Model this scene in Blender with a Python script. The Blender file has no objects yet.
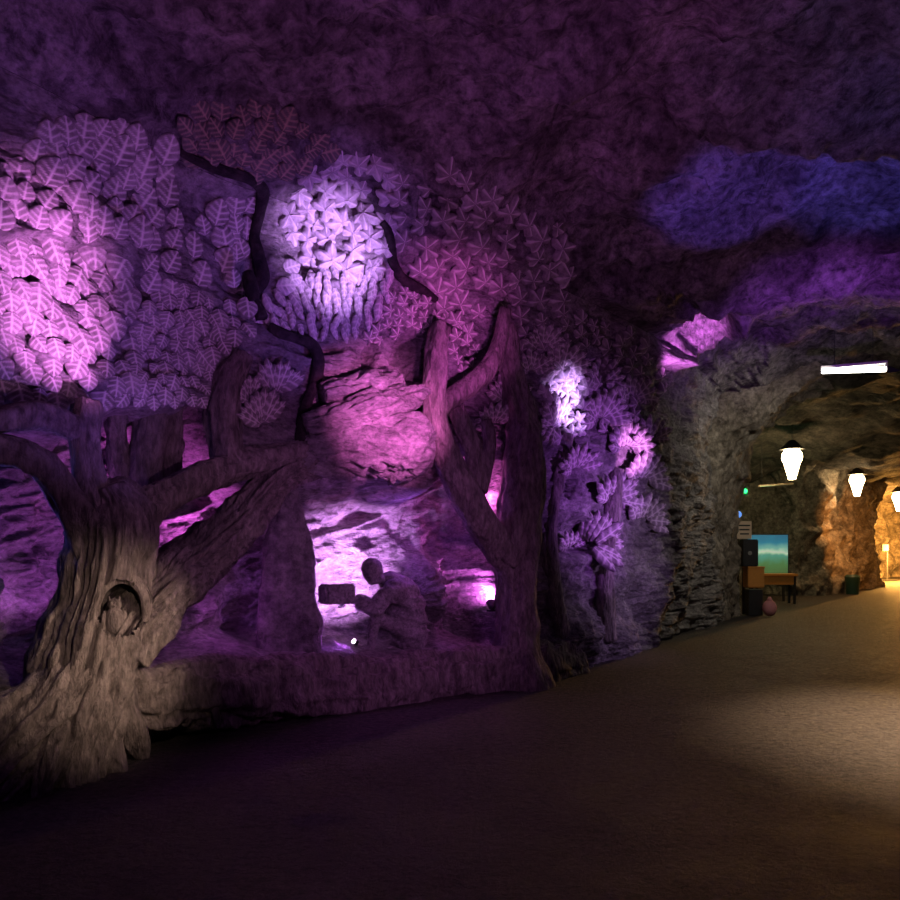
import bpy, bmesh, math, random
import numpy as np
from mathutils import Vector, Matrix
from mathutils.bvhtree import BVHTree

random.seed(7)
rng = np.random.default_rng(7)
SC = bpy.context.scene
COL = SC.collection

# ------------------------------------------------------------------ camera, world, lights, exposure
F = 750.0; HY = 550.0; EYE = 1.6
cam_d = bpy.data.cameras.new('camera'); cam_d.sensor_width = 36.0; cam_d.lens = 36.0*F/900.0
cam_d.shift_y = (HY-450.0)/900.0; cam_d.clip_start = 0.05; cam_d.clip_end = 200
cam = bpy.data.objects.new('camera', cam_d); COL.objects.link(cam)
cam.location = (0, 0, EYE); cam.rotation_euler = (math.pi/2, 0, 0)
SC.camera = cam
SC.view_settings.view_transform = 'Standard'; SC.view_settings.look = 'None'
SC.view_settings.exposure = 0.0; SC.view_settings.gamma = 1.0; SC.view_settings.use_curve_mapping = False
w = bpy.data.worlds.new('world'); SC.world = w; w.use_nodes = True
w.node_tree.nodes['Background'].inputs[0].default_value = (0.25, 0.10, 0.40, 1)
w.node_tree.nodes['Background'].inputs[1].default_value = 0.012


def aim(o, tgt):
    o.rotation_euler = (Vector(tgt)-o.location).to_track_quat('-Z', 'Y').to_euler()


def spot(loc, tgt, power, color, deg, blend=0.6, r=0.05, name='spot_light'):
    l = bpy.data.lights.new(name, 'SPOT'); l.energy = power; l.color = color
    l.spot_size = math.radians(deg); l.spot_blend = blend; l.shadow_soft_size = r
    o = bpy.data.objects.new(name, l); COL.objects.link(o); o.location = loc; aim(o, tgt); return o


def point(loc, power, color, r=0.05, name='lamp_light', parent=None):
    l = bpy.data.lights.new(name, 'POINT'); l.energy = power; l.color = color; l.shadow_soft_size = r
    o = bpy.data.objects.new(name, l); COL.objects.link(o); o.location = loc
    if parent: o.parent = parent
    return o


def area(loc, tgt, power, color, size, name='area_light'):
    l = bpy.data.lights.new(name, 'AREA'); l.energy = power; l.color = color; l.shape = 'DISK'; l.size = size
    o = bpy.data.objects.new(name, l); COL.objects.link(o); o.location = loc; aim(o, tgt); return o


# ------------------------------------------------------------------ plan of the left wall of the hall
WP = np.array([(-9.3, -1.2), (-6.3, 1.95), (-3.55, 5.0), (-2.80, 6.12), (-2.15, 7.0), (-0.85, 8.2), (0.95, 9.45), (2.8, 11.6), (4.45, 14.1), (6.25, 17.1)], float)


def catmull(P, n):
    P = np.asarray(P, float)
    A = np.vstack([2*P[0]-P[1], P, 2*P[-1]-P[-2]])
    m = len(P)-1
    t = np.linspace(0, m, n); i = np.minimum(t.astype(int), m-1); f = (t-i)[:, None]
    p0, p1, p2, p3 = A[i], A[i+1], A[i+2], A[i+3]
    return 0.5*((2*p1)+(-p0+p2)*f+(2*p0-5*p1+4*p2-p3)*f*f+(-p0+3*p1-3*p2+p3)*f**3)


WC = catmull(WP, 3000)
WS = np.concatenate([[0], np.cumsum(np.linalg.norm(np.diff(WC, axis=0), axis=1))])
WT = np.gradient(WC, axis=0); WT /= np.linalg.norm(WT, axis=1)[:, None]
WN = np.stack([WT[:, 1], -WT[:, 0]], 1)
_front = WC[:, 1] > 2.0
WPX = np.where(_front, 450+F*WC[:, 0]/np.maximum(WC[:, 1], 0.1), -1e5)
_fi = np.where(_front)[0]


def s_of_px(px): return np.interp(px, WPX[_fi], WS[_fi])
def plan_s(s): return np.stack([np.interp(s, WS, WC[:, 0]), np.interp(s, WS, WC[:, 1])], -1)
def norm_s(s): return np.stack([np.interp(s, WS, WN[:, 0]), np.interp(s, WS, WN[:, 1])], -1)


def at(px, py, u=0.0):
    """the point seen at a pixel of the photograph, u metres in front of the plain wall"""
    s = s_of_px(px); X, Y = plan_s(s); n = norm_s(s)
    k = (px-450)/F
    Y2 = Y+u/(n[0]*k+n[1])
    return Vector((k*Y2, Y2, EYE+(HY-py)/F*Y2))


def onfloor(px, u, z=0.0):
    p = at(px, HY, u); p.z = z; return p


def atY(px, py, Y): return Vector(((px-450)/F*Y, Y, EYE+(HY-py)/F*Y))


# hall spots: the coloured floods that wash the carved wall
VIO = (0.30, 0.10, 1.0); PUR = (0.48, 0.10, 1.0); MAG = (0.85, 0.14, 1.0); PNK = (1.0, 0.40, 1.0); BLU = (0.10, 0.12, 1.0)
def wallspot(px, py, dist, dpx, dz, power, color, deg, blend=0.8, up=0.0):
    t = at(px, py, 0); s = float(s_of_px(px)); n = norm_s(s); tg = np.array([n[1], -n[0]])*-1
    p = Vector((t.x+n[0]*dist+tg[0]*dpx, t.y+n[1]*dist+tg[1]*dpx, t.z+dz))
    return spot(p, t, power, color, deg, blend)


wallspot(50, 294, 1.9, 0.2, -1.8, 1150, (0.93, 0.26, 1.0), 30, 1.0)
wallspot(60, 255, 2.2, 0.3, -2.4, 150, (0.34, 0.12, 1.0), 66, 0.95)
wallspot(328, 245, 1.9, 0.1, -2.0, 1250, (0.62, 0.32, 1.0), 29, 1.0)
wallspot(315, 265, 2.3, 0.2, -2.3, 210, (0.34, 0.13, 1.0), 54, 0.95)
wallspot(378, 420, 2.6, -0.4, -0.3, 1150, (1.0, 0.19, 0.82), 40, 1.0)
wallspot(440, 330, 2.2, -0.2, -1.0, 260, (0.90, 0.14, 0.85), 54, 0.95)
wallspot(561, 396, 2.0, 0.0, -1.2, 1800, (0.60, 0.34, 1.0), 22, 1.0)
wallspot(616, 445, 2.2, 0.0, -1.0, 800, (0.85, 0.26, 1.0), 23, 1.0)
wallspot(590, 490, 3.0, 0.0, -0.6, 420, (0.50, 0.13, 1.0), 64, 0.95)
wallspot(620, 560, 3.6, 0.3, 0.4, 330, (0.55, 0.32, 0.80), 64, 0.95)
# dim purple wash over the lower part of the carving, from across the hall
spot((2.6, 4.2, 2.2), (-0.9, 8.4, 1.15), 330, (0.62, 0.20, 0.70), 54, 1.0)
# the ceiling washes
spot((2.9, 7.8, 2.9), (3.2, 8.2, 5.6), 190, (0.20, 0.10, 1.0), 50, 0.6)
spot((4.5, 7.8, 2.9), (4.9, 8.2, 5.6), 190, (0.13, 0.11, 1.0), 50, 0.6)
spot((3.6, 5.4, 3.0), (4.2, 7.1, 5.5), 40, (0.10, 0.08, 0.8), 60, 1.0)
spot((3.2, 3.4, 3.2), (3.5, 5.2, 5.4), 50, (0.06, 0.28, 1.0), 60, 0.9)
spot((0.5, 3.0, 1.2), (-0.2, 6.3, 5.2), 280, (0.62, 0.16, 0.80), 95, 0.9)
spot((-1.5, 3.0, 1.2), (-3.2, 5.6, 5.2), 110, (0.55, 0.22, 0.55), 80, 0.9)
spot((2.2, 3.0, 1.6), (2.0, 6.6, 5.3), 110, (0.70, 0.20, 0.62), 70, 0.95)
spot((5.0, 8.0, 2.2), (5.3, 11.6, 5.4), 620, (0.42, 0.09, 0.95), 60, 1.0)
spot((3.0, 10.2, 3.0), (4.05, 12.35, 5.4), 1700, (0.85, 0.2, 1.0), 24, 0.8)
# warm wash on the foot of the big tree, from the walkway
spot((0.5, 4.5, 1.9), (-2.7, 5.6, 0.80), 420, (1.0, 0.68, 0.54), 31, 1.0)
spot((-0.6, 2.8, 1.9), (-2.7, 5.6, 0.80), 150, (1.0, 0.68, 0.54), 34, 1.0)
# warm hall lamp to the right of the frame, over the walkway
spot((5.9, 6.9, 4.5), (5.2, 6.4, 0.0), 6500, (1.0, 0.68, 0.44), 66, 1.0, 0.1)
spot((0.8, 3.4, 2.2), (-2.2, 6.6, 1.8), 140, (0.72, 0.30, 0.70), 42, 1.0)
area((0.5, 1.0, 4.6), (-1.0, 8.5, 2.6), 16, (0.45, 0.13, 0.80), 1.5)


# ------------------------------------------------------------------ noise (numpy)
def _hash(ix, iy, iz, seed):
    h = (ix.astype(np.int64)*374761393 + iy.astype(np.int64)*668265263 + iz.astype(np.int64)*2147483647 + seed*974634773) & 0xffffffff
    h = ((h ^ (h >> 13))*1274126177) & 0xffffffff
    h = ((h ^ (h >> 16))*2246822519) & 0xffffffff
    return (h ^ (h >> 15)).astype(np.float64)/4294967295.0


def vnoise(P, seed=0):
    I = np.floor(P); f = P-I; f = f*f*f*(f*(f*6-15)+10); I = I.astype(np.int64)
    r = 0
    for dx in (0, 1):
        wx = f[..., 0] if dx else 1-f[..., 0]
        for dy in (0, 1):
            wy = f[..., 1] if dy else 1-f[..., 1]
            for dz in (0, 1):
                wz = f[..., 2] if dz else 1-f[..., 2]
                r = r+wx*wy*wz*_hash(I[..., 0]+dx, I[..., 1]+dy, I[..., 2]+dz, seed)
    return r*2-1


def fbm(P, octv=4, seed=0, gain=0.5):
    a = 1.0; t = 0; P = np.asarray(P, float)
    for i in range(octv):
        t = t+a*vnoise(P, seed+i*17); P = P*2.03; a *= gain
    return t


def ridge(P, octv=3, seed=0):
    a = 1.0; t = 0; P = np.asarray(P, float)
    for i in range(octv):
        t = t+a*(1-2*np.abs(vnoise(P, seed+i*31))); P = P*2.1; a *= 0.5
    return t


def worley(P, seed=0):
    I = np.floor(P).astype(np.int64)
    d1 = np.full(P.shape[:-1], 9.0); d2 = d1.copy(); idv = np.zeros_like(d1)
    for dx in (-1, 0, 1):
        for dy in (-1, 0, 1):
            cx = I[..., 0]+dx; cy = I[..., 1]+dy; z = np.zeros_like(cx)
            qx = cx+_hash(cx, cy, z, seed); qy = cy+_hash(cx, cy, z, seed+5)
            d = np.hypot(P[..., 0]-qx, P[..., 1]-qy)
            c = d < d1
            d2 = np.where(c, d1, np.minimum(d2, d)); idv = np.where(c, _hash(cx, cy, z, seed+9), idv); d1 = np.where(c, d, d1)
    return d1, d2, idv


def sstep(x, a, b):
    t = np.clip((x-a)/(b-a), 0, 1); return t*t*(3-2*t)


def sdf_poly(px, py, poly):
    """signed distance to a polygon, positive inside"""
    poly = np.asarray(poly, float); d = np.full(px.shape, 1e9); ins = np.zeros(px.shape, bool)
    for i in range(len(poly)):
        a = poly[i]; b = poly[(i+1) % len(poly)]; e = b-a
        t = np.clip(((px-a[0])*e[0]+(py-a[1])*e[1])/(e@e+1e-12), 0, 1)
        d = np.minimum(d, np.hypot(px-a[0]-t*e[0], py-a[1]-t*e[1]))
        c = (a[1] > py) != (b[1] > py)
        with np.errstate(divide='ignore', invalid='ignore'):
            xi = a[0]+(py-a[1])/(b[1]-a[1])*e[0]
        ins ^= c & (px < xi)
    return np.where(ins, d, -d)


# ------------------------------------------------------------------ materials
def mat_rock(name, c1, c2, scale=2.0, bump=0.5, rough=0.9, stretch=(1, 1, 1), fine=28, spec=0.3, vein=None, mottle=0.6):
    m = bpy.data.materials.new(name); m.use_nodes = True; nt = m.node_tree; N = nt.nodes; L = nt.links
    b = N['Principled BSDF']; b.inputs['Roughness'].default_value = rough
    b.inputs['Specular IOR Level'].default_value = spec
    geo = N.new('ShaderNodeNewGeometry'); mp = N.new('ShaderNodeMapping'); mp.inputs['Scale'].default_value = stretch
    L.new(geo.outputs['Position'], mp.inputs['Vector'])
    n1 = N.new('ShaderNodeTexNoise'); n1.inputs['Scale'].default_value = scale; n1.inputs['Detail'].default_value = 8; n1.inputs['Roughness'].default_value = 0.65
    L.new(mp.outputs[0], n1.inputs['Vector'])
    r = N.new('ShaderNodeValToRGB'); r.color_ramp.elements[0].position = 0.36; r.color_ramp.elements[1].position = 0.66
    r.color_ramp.elements[0].color = (*c1, 1); r.color_ramp.elements[1].color = (*c2, 1)
    L.new(n1.outputs['Fac'], r.inputs['Fac']); col = r.outputs['Color']
    nd = N.new('ShaderNodeTexNoise'); nd.inputs['Scale'].default_value = fine*0.55; nd.inputs['Detail'].default_value = 8; nd.inputs['Roughness'].default_value = 0.72
    L.new(mp.outputs[0], nd.inputs['Vector'])
    mr = N.new('ShaderNodeMapRange'); mr.inputs['From Min'].default_value = 0.36; mr.inputs['From Max'].default_value = 0.64; mr.inputs['To Min'].default_value = 1-mottle; mr.inputs['To Max'].default_value = 1.0+0.25*mottle  # fine random tone multiplied into the rock colour
    L.new(nd.outputs['Fac'], mr.inputs['Value'])
    vm = N.new('ShaderNodeVectorMath'); vm.operation = 'SCALE'; L.new(col, vm.inputs[0]); L.new(mr.outputs[0], vm.inputs['Scale']); col = vm.outputs[0]
    if vein:
        at_ = N.new('ShaderNodeAttribute'); at_.attribute_name = 'vein'
        mx = N.new('ShaderNodeMix'); mx.data_type = 'RGBA'; L.new(at_.outputs['Fac'], mx.inputs['Factor'])
        L.new(col, mx.inputs['A']); mx.inputs['B'].default_value = (*vein, 1); col = mx.outputs['Result']
    L.new(col, b.inputs['Base Color'])
    n2 = N.new('ShaderNodeTexNoise'); n2.inputs['Scale'].default_value = fine; n2.inputs['Detail'].default_value = 6; n2.inputs['Roughness'].default_value = 0.7
    L.new(mp.outputs[0], n2.inputs['Vector'])
    n3 = N.new('ShaderNodeTexNoise'); n3.inputs['Scale'].default_value = fine*0.28; n3.inputs['Detail'].default_value = 4
    L.new(mp.outputs[0], n3.inputs['Vector'])
    ad = N.new('ShaderNodeMath'); ad.operation = 'MULTIPLY_ADD'; ad.inputs[1].default_value = 0.4
    L.new(n2.outputs['Fac'], ad.inputs[0]); L.new(n3.outputs['Fac'], ad.inputs[2])
    bp = N.new('ShaderNodeBump'); bp.inputs['Strength'].default_value = bump; bp.inputs['Distance'].default_value = 0.14
    L.new(ad.outputs[0], bp.inputs['Height']); L.new(bp.outputs[0], b.inputs['Normal'])
    return m


def mat_plain(name, c, rough=0.6, metal=0.0, noise=0.15):
    m = bpy.data.materials.new(name); m.use_nodes = True; N = m.node_tree.nodes; L = m.node_tree.links; b = N['Principled BSDF']
    n = N.new('ShaderNodeTexNoise'); n.inputs['Scale'].default_value = 14; n.inputs['Detail'].default_value = 5
    geo = N.new('ShaderNodeNewGeometry'); L.new(geo.outputs['Position'], n.inputs['Vector'])
    r = N.new('ShaderNodeValToRGB')
    r.color_ramp.elements[0].color = (*[x*(1-noise) for x in c], 1); r.color_ramp.elements[1].color = (*[min(1, x*(1+noise)) for x in c], 1)
    L.new(n.outputs['Fac'], r.inputs['Fac']); L.new(r.outputs[0], b.inputs['Base Color'])
    b.inputs['Roughness'].default_value = rough; b.inputs['Metallic'].default_value = metal
    return m


def mat_emit(name, c, s):
    m = bpy.data.materials.new(name); m.use_nodes = True; b = m.node_tree.nodes['Principled BSDF']
    b.inputs['Base Color'].default_value = (*c, 1); b.inputs['Emission Color'].default_value = (*c, 1); b.inputs['Emission Strength'].default_value = s
    return m


M_WALL = mat_rock('chiselled_rock', (0.17, 0.15, 0.15), (0.42, 0.39, 0.37), 2.2, 1.0, stretch=(1, 1, 1.8), fine=22)
M_CEIL = mat_rock('ceiling_rock', (0.10, 0.085, 0.085), (0.36, 0.32, 0.32), 1.6, 1.0, fine=15, mottle=0.8)
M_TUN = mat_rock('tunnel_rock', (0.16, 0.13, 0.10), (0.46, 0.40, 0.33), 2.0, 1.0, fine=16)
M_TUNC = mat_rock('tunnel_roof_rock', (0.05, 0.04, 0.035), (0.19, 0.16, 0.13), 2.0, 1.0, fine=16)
M_BARK = mat_rock('carved_bark', (0.17, 0.145, 0.125), (0.38, 0.33, 0.29), 5, 0.9, stretch=(1.8, 1.8, 0.6), fine=22)
M_SHADE = mat_rock('painted_shade_stone', (0.012, 0.010, 0.010), (0.05, 0.04, 0.035), 6, 0.6)  # near-black colour stands in for the shade along the branches
M_LEAF = mat_rock('carved_leaf_stone', (0.18, 0.155, 0.15), (0.36, 0.32, 0.31), 4, 0.3, fine=40, mottle=0.35, vein=(0.72, 0.68, 0.62))
M_LEAFB = mat_rock('brown_leaf_stone', (0.07, 0.062, 0.055), (0.15, 0.135, 0.12), 4, 0.3, fine=40, mottle=0.4, vein=(0.36, 0.27, 0.18))
M_LEAFP = mat_rock('pale_leaf_stone', (0.32, 0.29, 0.29), (0.52, 0.49, 0.49), 4, 0.3, fine=40, mottle=0.3, vein=(0.7, 0.66, 0.62))
M_FIG = mat_rock('figure_stone', (0.20, 0.18, 0.18), (0.38, 0.35, 0.35), 6, 0.3, fine=50)
M_SLAB = mat_rock('slab_stone', (0.12, 0.11, 0.11), (0.30, 0.27, 0.27), 3, 0.8, fine=22)


# ------------------------------------------------------------------ object helpers
def mesh_from(name, V, Fc, smooth=True):
    me = bpy.data.meshes.new(name)
    V = np.asarray(V, np.float32); Fc = np.asarray(Fc, np.int32); k = Fc.shape[1]
    me.vertices.add(len(V)); me.vertices.foreach_set('co', V.ravel())
    me.loops.add(Fc.size); me.loops.foreach_set('vertex_index', Fc.ravel())
    me.polygons.add(len(Fc)); me.polygons.foreach_set('loop_start', np.arange(0, Fc.size, k, dtype=np.int32))
    me.update(calc_edges=True)
    me.polygons.foreach_set('use_smooth', np.full(len(Fc), smooth)); me.update()
    return me


def grid_faces(nu, nv, wrapv=False, off=0, flip=False):
    i = np.arange(nu-1)[:, None]; j = np.arange(nv if wrapv else nv-1)[None, :]; j2 = (j+1) % nv
    a = i*nv+j; b = i*nv+j2; c = (i+1)*nv+j2; d = (i+1)*nv+j
    f = np.stack([a, b, c, d] if not flip else [a, d, c, b], -1).reshape(-1, 4)
    return f+off


def link(name, me, mat, parent=None):
    o = bpy.data.objects.new(name, me); COL.objects.link(o)
    if mat: me.materials.append(mat)
    if parent is not None:
        o.parent = parent
        me.transform(Matrix.Translation(-parent.location))
    return o


def struct(o): o['kind'] = 'structure'; return o


def tag(o, label, cat, group=None, kind=None):
    o['label'] = label; o['category'] = cat
    if group: o['group'] = group
    if kind: o['kind'] = kind
    return o


def thing(name, loc, label, cat, group=None):
    o = bpy.data.objects.new(name, None); COL.objects.link(o); o.location = loc; o.empty_display_size = 0.1
    return tag(o, label, cat, group)


def tube(path, rad, n=60, m=20, disp=0.02, seed=1, bark=14.0, depth=None, power=2.0, caps=True, lump=0.0, twist=0.0, lf=1.6):
    """a carved limb: rings along a smooth path, radius per knot, grooved bark; depth scales the radius towards the viewer"""
    P = catmull([list(p) for p in path], n)
    R = catmull([[r, r*(depth[i] if depth else 1.0)] for i, r in enumerate(rad)], n); R = np.maximum(R, 0.002)
    T = np.gradient(P, axis=0); T /= np.linalg.norm(T, axis=1)[:, None]+1e-9
    V = []
    ang = np.linspace(0, 2*np.pi, m, endpoint=False)
    view = P-np.array([0, 0, EYE]); view /= np.linalg.norm(view, axis=1)[:, None]
    side = np.cross(T, view); side /= np.linalg.norm(side, axis=1)[:, None]+1e-9
    for k in range(1, n):
        if side[k]@side[k-1] < 0: side[k] *= -1
    dep = np.cross(side, T)
    ca = np.cos(ang); sa = np.sin(ang)
    if power != 2.0:
        ca = np.sign(ca)*np.abs(ca)**(2/power); sa = np.sign(sa)*np.abs(sa)**(2/power)
    L = np.concatenate([[0], np.cumsum(np.linalg.norm(np.diff(P, axis=0), axis=1))])
    Q = np.stack(np.broadcast_arrays((np.cos(ang)*1.0)[None, :]*bark*0.16, (np.sin(ang)*1.0)[None, :]*bark*0.16, L[:, None]*lf+seed*7.3+twist*ang[None, :]), -1)
    g = ridge(Q, 3, seed)*disp
    if lump:
        g = g+fbm(np.stack(np.broadcast_arrays(np.cos(ang)[None, :]*1.3, np.sin(ang)[None, :]*1.3, L[:, None]*4.0+seed*3.1), -1), 3, seed+50)*lump
    off = (R[:, 0:1]*ca[None, :])[..., None]*side[:, None, :]+(R[:, 1:2]*sa[None, :])[..., None]*dep[:, None, :]
    on = np.linalg.norm(off, axis=-1, keepdims=True)+1e-9
    V = P[:, None, :]+off*(1+np.minimum(g[..., None]/on, 0.6))
    Vf = V.reshape(-1, 3); Fq = grid_faces(n, m, True)
    if caps:
        Vf = np.vstack([Vf, P[0:1], P[-1:]]); j = np.arange(m); j2 = (j+1) % m; a = n*m
        c0 = np.stack([np.full(m, a), j2, j, np.full(m, a)], -1)
        tri = np.vstack([np.stack([j2, j, np.full(m, a)], -1), np.stack([(n-1)*m+j, (n-1)*m+j2, np.full(m, a+1)], -1)])
        return Vf, Fq, tri
    return Vf, Fq, None


def tube_mesh(name, *a, **k):
    V, Fq, tri = tube(*a, **k)
    faces = Fq.tolist()+(tri.tolist() if tri is not None else [])
    me = bpy.data.meshes.new(name); me.from_pydata(V.tolist(), [], faces); me.update()
    me.polygons.foreach_set('use_smooth', [True]*len(me.polygons))
    bm = bmesh.new(); bm.from_mesh(me); bmesh.ops.recalc_face_normals(bm, faces=bm.faces); bm.to_mesh(me); bm.free()
    return me


def ptube(name, mat, parent, pts, **k):
    """limb through pixels: pts = (px, py, half width in px, u)"""
    path = []; rad = []
    for px, py, hw, u in pts:
        p = at(px, py, u); path.append(p); rad.append(hw*p.y/F)
    return link(name, tube_mesh(name, path, rad, **k), mat, parent)


def bm_mesh(name, fn, smooth=False):
    bm = bmesh.new(); fn(bm); bmesh.ops.recalc_face_normals(bm, faces=bm.faces)
    me = bpy.data.meshes.new(name); bm.to_mesh(me); bm.free()
    if smooth: me.polygons.foreach_set('use_smooth', [True]*len(me.polygons))
    return me


def box(bm, c, size, rotz=0.0, bev=0.0):
    r = bmesh.ops.create_cube(bm, size=1.0)
    vs = r['verts']
    bmesh.ops.scale(bm, vec=size, verts=vs); bmesh.ops.rotate(bm, cent=(0, 0, 0), matrix=Matrix.Rotation(rotz, 3, 'Z'), verts=vs)
    bmesh.ops.translate(bm, vec=c, verts=vs)
    if bev:
        es = list({e for v in vs for e in v.link_edges}); bmesh.ops.bevel(bm, geom=es, offset=bev, segments=2, affect='EDGES')


def cyl(bm, a, b, r1, r2=None, seg=16):
    a = Vector(a); b = Vector(b); d = b-a
    q = d.to_track_quat('Z', 'Y').to_matrix().to_4x4(); q.translation = (a+b)/2
    bmesh.ops.create_cone(bm, cap_ends=True, segments=seg, radius1=r1, radius2=r1 if r2 is None else r2, depth=d.length, matrix=q)


def sph(bm, c, r, sc=(1, 1, 1), seg=16, rot=None):
    mt = Matrix.Translation(c) @ (rot.to_4x4() if rot else Matrix()) @ Matrix.Diagonal((*sc, 1))
    bmesh.ops.create_uvsphere(bm, u_segments=seg, v_segments=max(8, seg//2), radius=r, matrix=mt)


# ------------------------------------------------------------------ wall_left: displaced, carved rock
pxs = np.concatenate([np.linspace(-125, 742, 560)])
s_vis = s_of_px(pxs)
s_all = np.unique(np.concatenate([np.linspace(0, s_vis[0], 26)[:-1], s_vis, [WS[-1]]]))
WALL_T = 5.0
H0 = 4.3          # where the wall starts to curve over
CR = 1.25         # radius of the curve into the ceiling
def profile(t):
    """t metres up the profile -> (u, z, nu, nz)"""
    t = np.asarray(t, float)
    L1 = H0; L2 = H0+CR*math.pi/2
    a = np.clip((t-L1)/CR, 0, math.pi/2)
    u = np.where(t < L1, 0, np.where(t < L2, CR*(1-np.cos(a)), CR+(t-L2)))
    z = np.where(t < L1, t, np.where(t < L2, H0+CR*np.sin(a), H0+CR+(t-L2)*0.035))
    return u, z, np.cos(a), -np.sin(a)


RECESS = [(-150, 640), (-150, 400), (0, 404), (60, 404), (100, 412), (112, 402), (215, 403), (246, 440), (262, 470), (300, 474), (360, 478), (425, 484), (446, 470), (470, 452), (492, 452), (506, 470), (508, 560), (506, 650), (420, 655), (330, 657), (250, 655), (150, 672), (60, 690)]


def proj(X, Y, Z): return 450+F*X/np.maximum(Y, 0.3), HY-F*(Z-EYE)/np.maximum(Y, 0.3)


def wall_point(s, t, disp=True):
    P = plan_s(s); n = norm_s(s); u, z, nu, nz = profile(t)
    X = P[..., 0]+n[..., 0]*u; Y = P[..., 1]+n[..., 1]*u; Z = z+0*X
    B = np.stack([X, Y, Z], -1)
    if not disp: return B
    ppx, ppy = proj(X, Y, Z); ok = Y > 2.0
    mpp = np.maximum(Y, 2.0)/F                       # metres per pixel
    D = fbm(B*0.55, 3, 3)*0.22+fbm(B*1.7, 3, 11)*0.075
    strat = np.stack([s*0.55+0*t, Z*3.2+0.25*s, 0*Z+2.0], -1)
    D = D+ridge(strat, 3, 21)*0.035+ridge(B*np.array([2.2, 2.2, 6.0]), 3, 33)*0.035+ridge(B*np.array([7, 7, 12.0]), 2, 35)*0.012
    # large rooms of the carving
    wob = fbm(B*2.3, 3, 41)*7
    rec = sdf_poly(ppx, ppy, RECESS)
    M = sstep((rec+wob)*mpp, -0.02, 0.26)*ok
    hatch = ridge(np.stack([(s*0.9+Z*0.75)*0.9, (Z*1.0-s*0.42)*5.5, 0*Z+5], -1), 2, 61)
    rec_d = 1.10+fbm(B*1.1, 3, 55)*0.22-0.09*hatch-0.05*ridge(B*4.0, 3, 57)
    D = D*(1-0.5*M)-M*rec_d
    # a rounded bank of rock carved with slanting strokes at the back left of the recess
    bank = np.exp(-(((ppx+30)/75)**2+((ppy-590)/95)**2)*1.1)*ok
    D = D+bank*M*(0.70+0.10*hatch)
    bank2 = np.exp(-(((ppx-235)/36)**2+((ppy-590)/95)**2))*ok
    D = D+bank2*M*0.55
    bank3 = np.exp(-(((ppx-455)/24)**2+((ppy-600)/62)**2))*ok
    D = D+bank3*M*(0.6+0.05*ridge(B*6, 2, 63))
    band = np.exp(-(((ppx-400)/95)**2+((ppy-497)/11)**2))*ok
    D = D+band*M*0.22
    # holes and niches (px, py, rx, ry, depth, slant)
    for hx, hy, rx, ry, dp, sl in ((410, 358, 13, 25, 0.34, 0), (376, 354, 8, 20, 0.28, -0.25), (590, 366, 12, 9, .3, .3), (426, 425, 9, 36, 0.4, 0.05), (335, 347, 15, 5, 0.2, 0),
                                   (575, 536, 24, 19, 0.30, 0), (583, 488, 8, 6, 0.26, 0.3), (561, 490, 6, 10, 0.24, 0), (497, 452, 6, 16, 0.28, 0), (512, 430, 5, 12, 0.2, 0), (598, 363, 9, 6, .25, .2),
                                   (460, 452, 6, 20, 0.3, 0), (508, 318, 9, 16, 0.25, 0), (482, 350, 12, 9, 0.22, 0), (292, 362, 5, 6, 0.12, 0)):
        ex = (ppx-hx-sl*(ppy-hy))/rx; ey = (ppy-hy)/ry
        D = D-dp*sstep(1.15-np.hypot(ex, ey)+0.08*wob/7, 0, 0.35)*ok
    # rounded clearings of smooth rock in the foliage and the lip over the left pool of light
    lip = sdf_poly(ppx, ppy, [(-60, 250), (40, 232), (58, 236), (72, 246), (95, 240), (118, 246), (130, 262), (134, 292), (150, 330), (150, 395), (-60, 395)])
    D = D-0.13*sstep(lip*mpp, 0.0, 0.035)*(1-sstep(ppy, 250, 345))*ok
    clear = sdf_poly(ppx, ppy, [(255, 200), (272, 185), (300, 182), (318, 196), (330, 230), (330, 320), (262, 322), (252, 280)])
    D = D-0.10*sstep(clear*mpp, 0.0, 0.06)*ok
    # the lit rib of rock near the roof, far end
    a = np.array([655., 352.]); b = np.array([742., 293.]); e = b-a; tt = np.clip(((ppx-a[0])*e[0]+(ppy-a[1])*e[1])/(e@e), 0, 1)
    dd = np.hypot(ppx-a[0]-tt*e[0], ppy-a[1]-tt*e[1])
    D = D+0.45*np.exp(-(dd/13)**2)*ok
    # coursed, blocky rock at the far end and along its foot
    blk = sstep(ppx, 600, 660)*sstep(ppy, 470, 520)*ok
    d1, d2, idv = worley(np.stack([s*1.9, Z*4.2], -1)+0.25*fbm(B*2, 2, 71)[..., None], 5)
    D = D+blk*((idv-0.5)*0.08-0.05*(1-sstep(d2-d1, 0.0, 0.22)))
    fib = sstep(ppx, 540, 600)*(1-blk)*ok
    D = D+fib*0.03*ridge(np.stack([s*5.0, Z*1.2, 0*Z], -1), 3, 75)
    # roots of the right-hand trees swelling out at the foot
    foot = sstep(ppx, 520, 560)*(1-sstep(ppx, 600, 680))*sstep(ppy, 600, 640)*ok
    D = D+foot*(0.22+0.10*ridge(np.stack([s*2.2, Z*0.6, 0*Z], -1), 2, 77))
    # flare towards the portal
    D = D*(1-0.6*sstep(s, WS[-1]-0.8, WS[-1]))
    return B+np.stack([n[..., 0]*nu, n[..., 1]*nu, nz+0*X], -1)*D[..., None]


tw = np.arange(-0.15, WALL_T+0.001, 0.0145)
S, T = np.meshgrid(s_all, tw, indexing='ij')
Wv = wall_point(S, T)
wall_left = struct(link('wall_left', mesh_from('wall_left', Wv.reshape(-1, 3), grid_faces(len(s_all), len(tw))), M_WALL))

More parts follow.
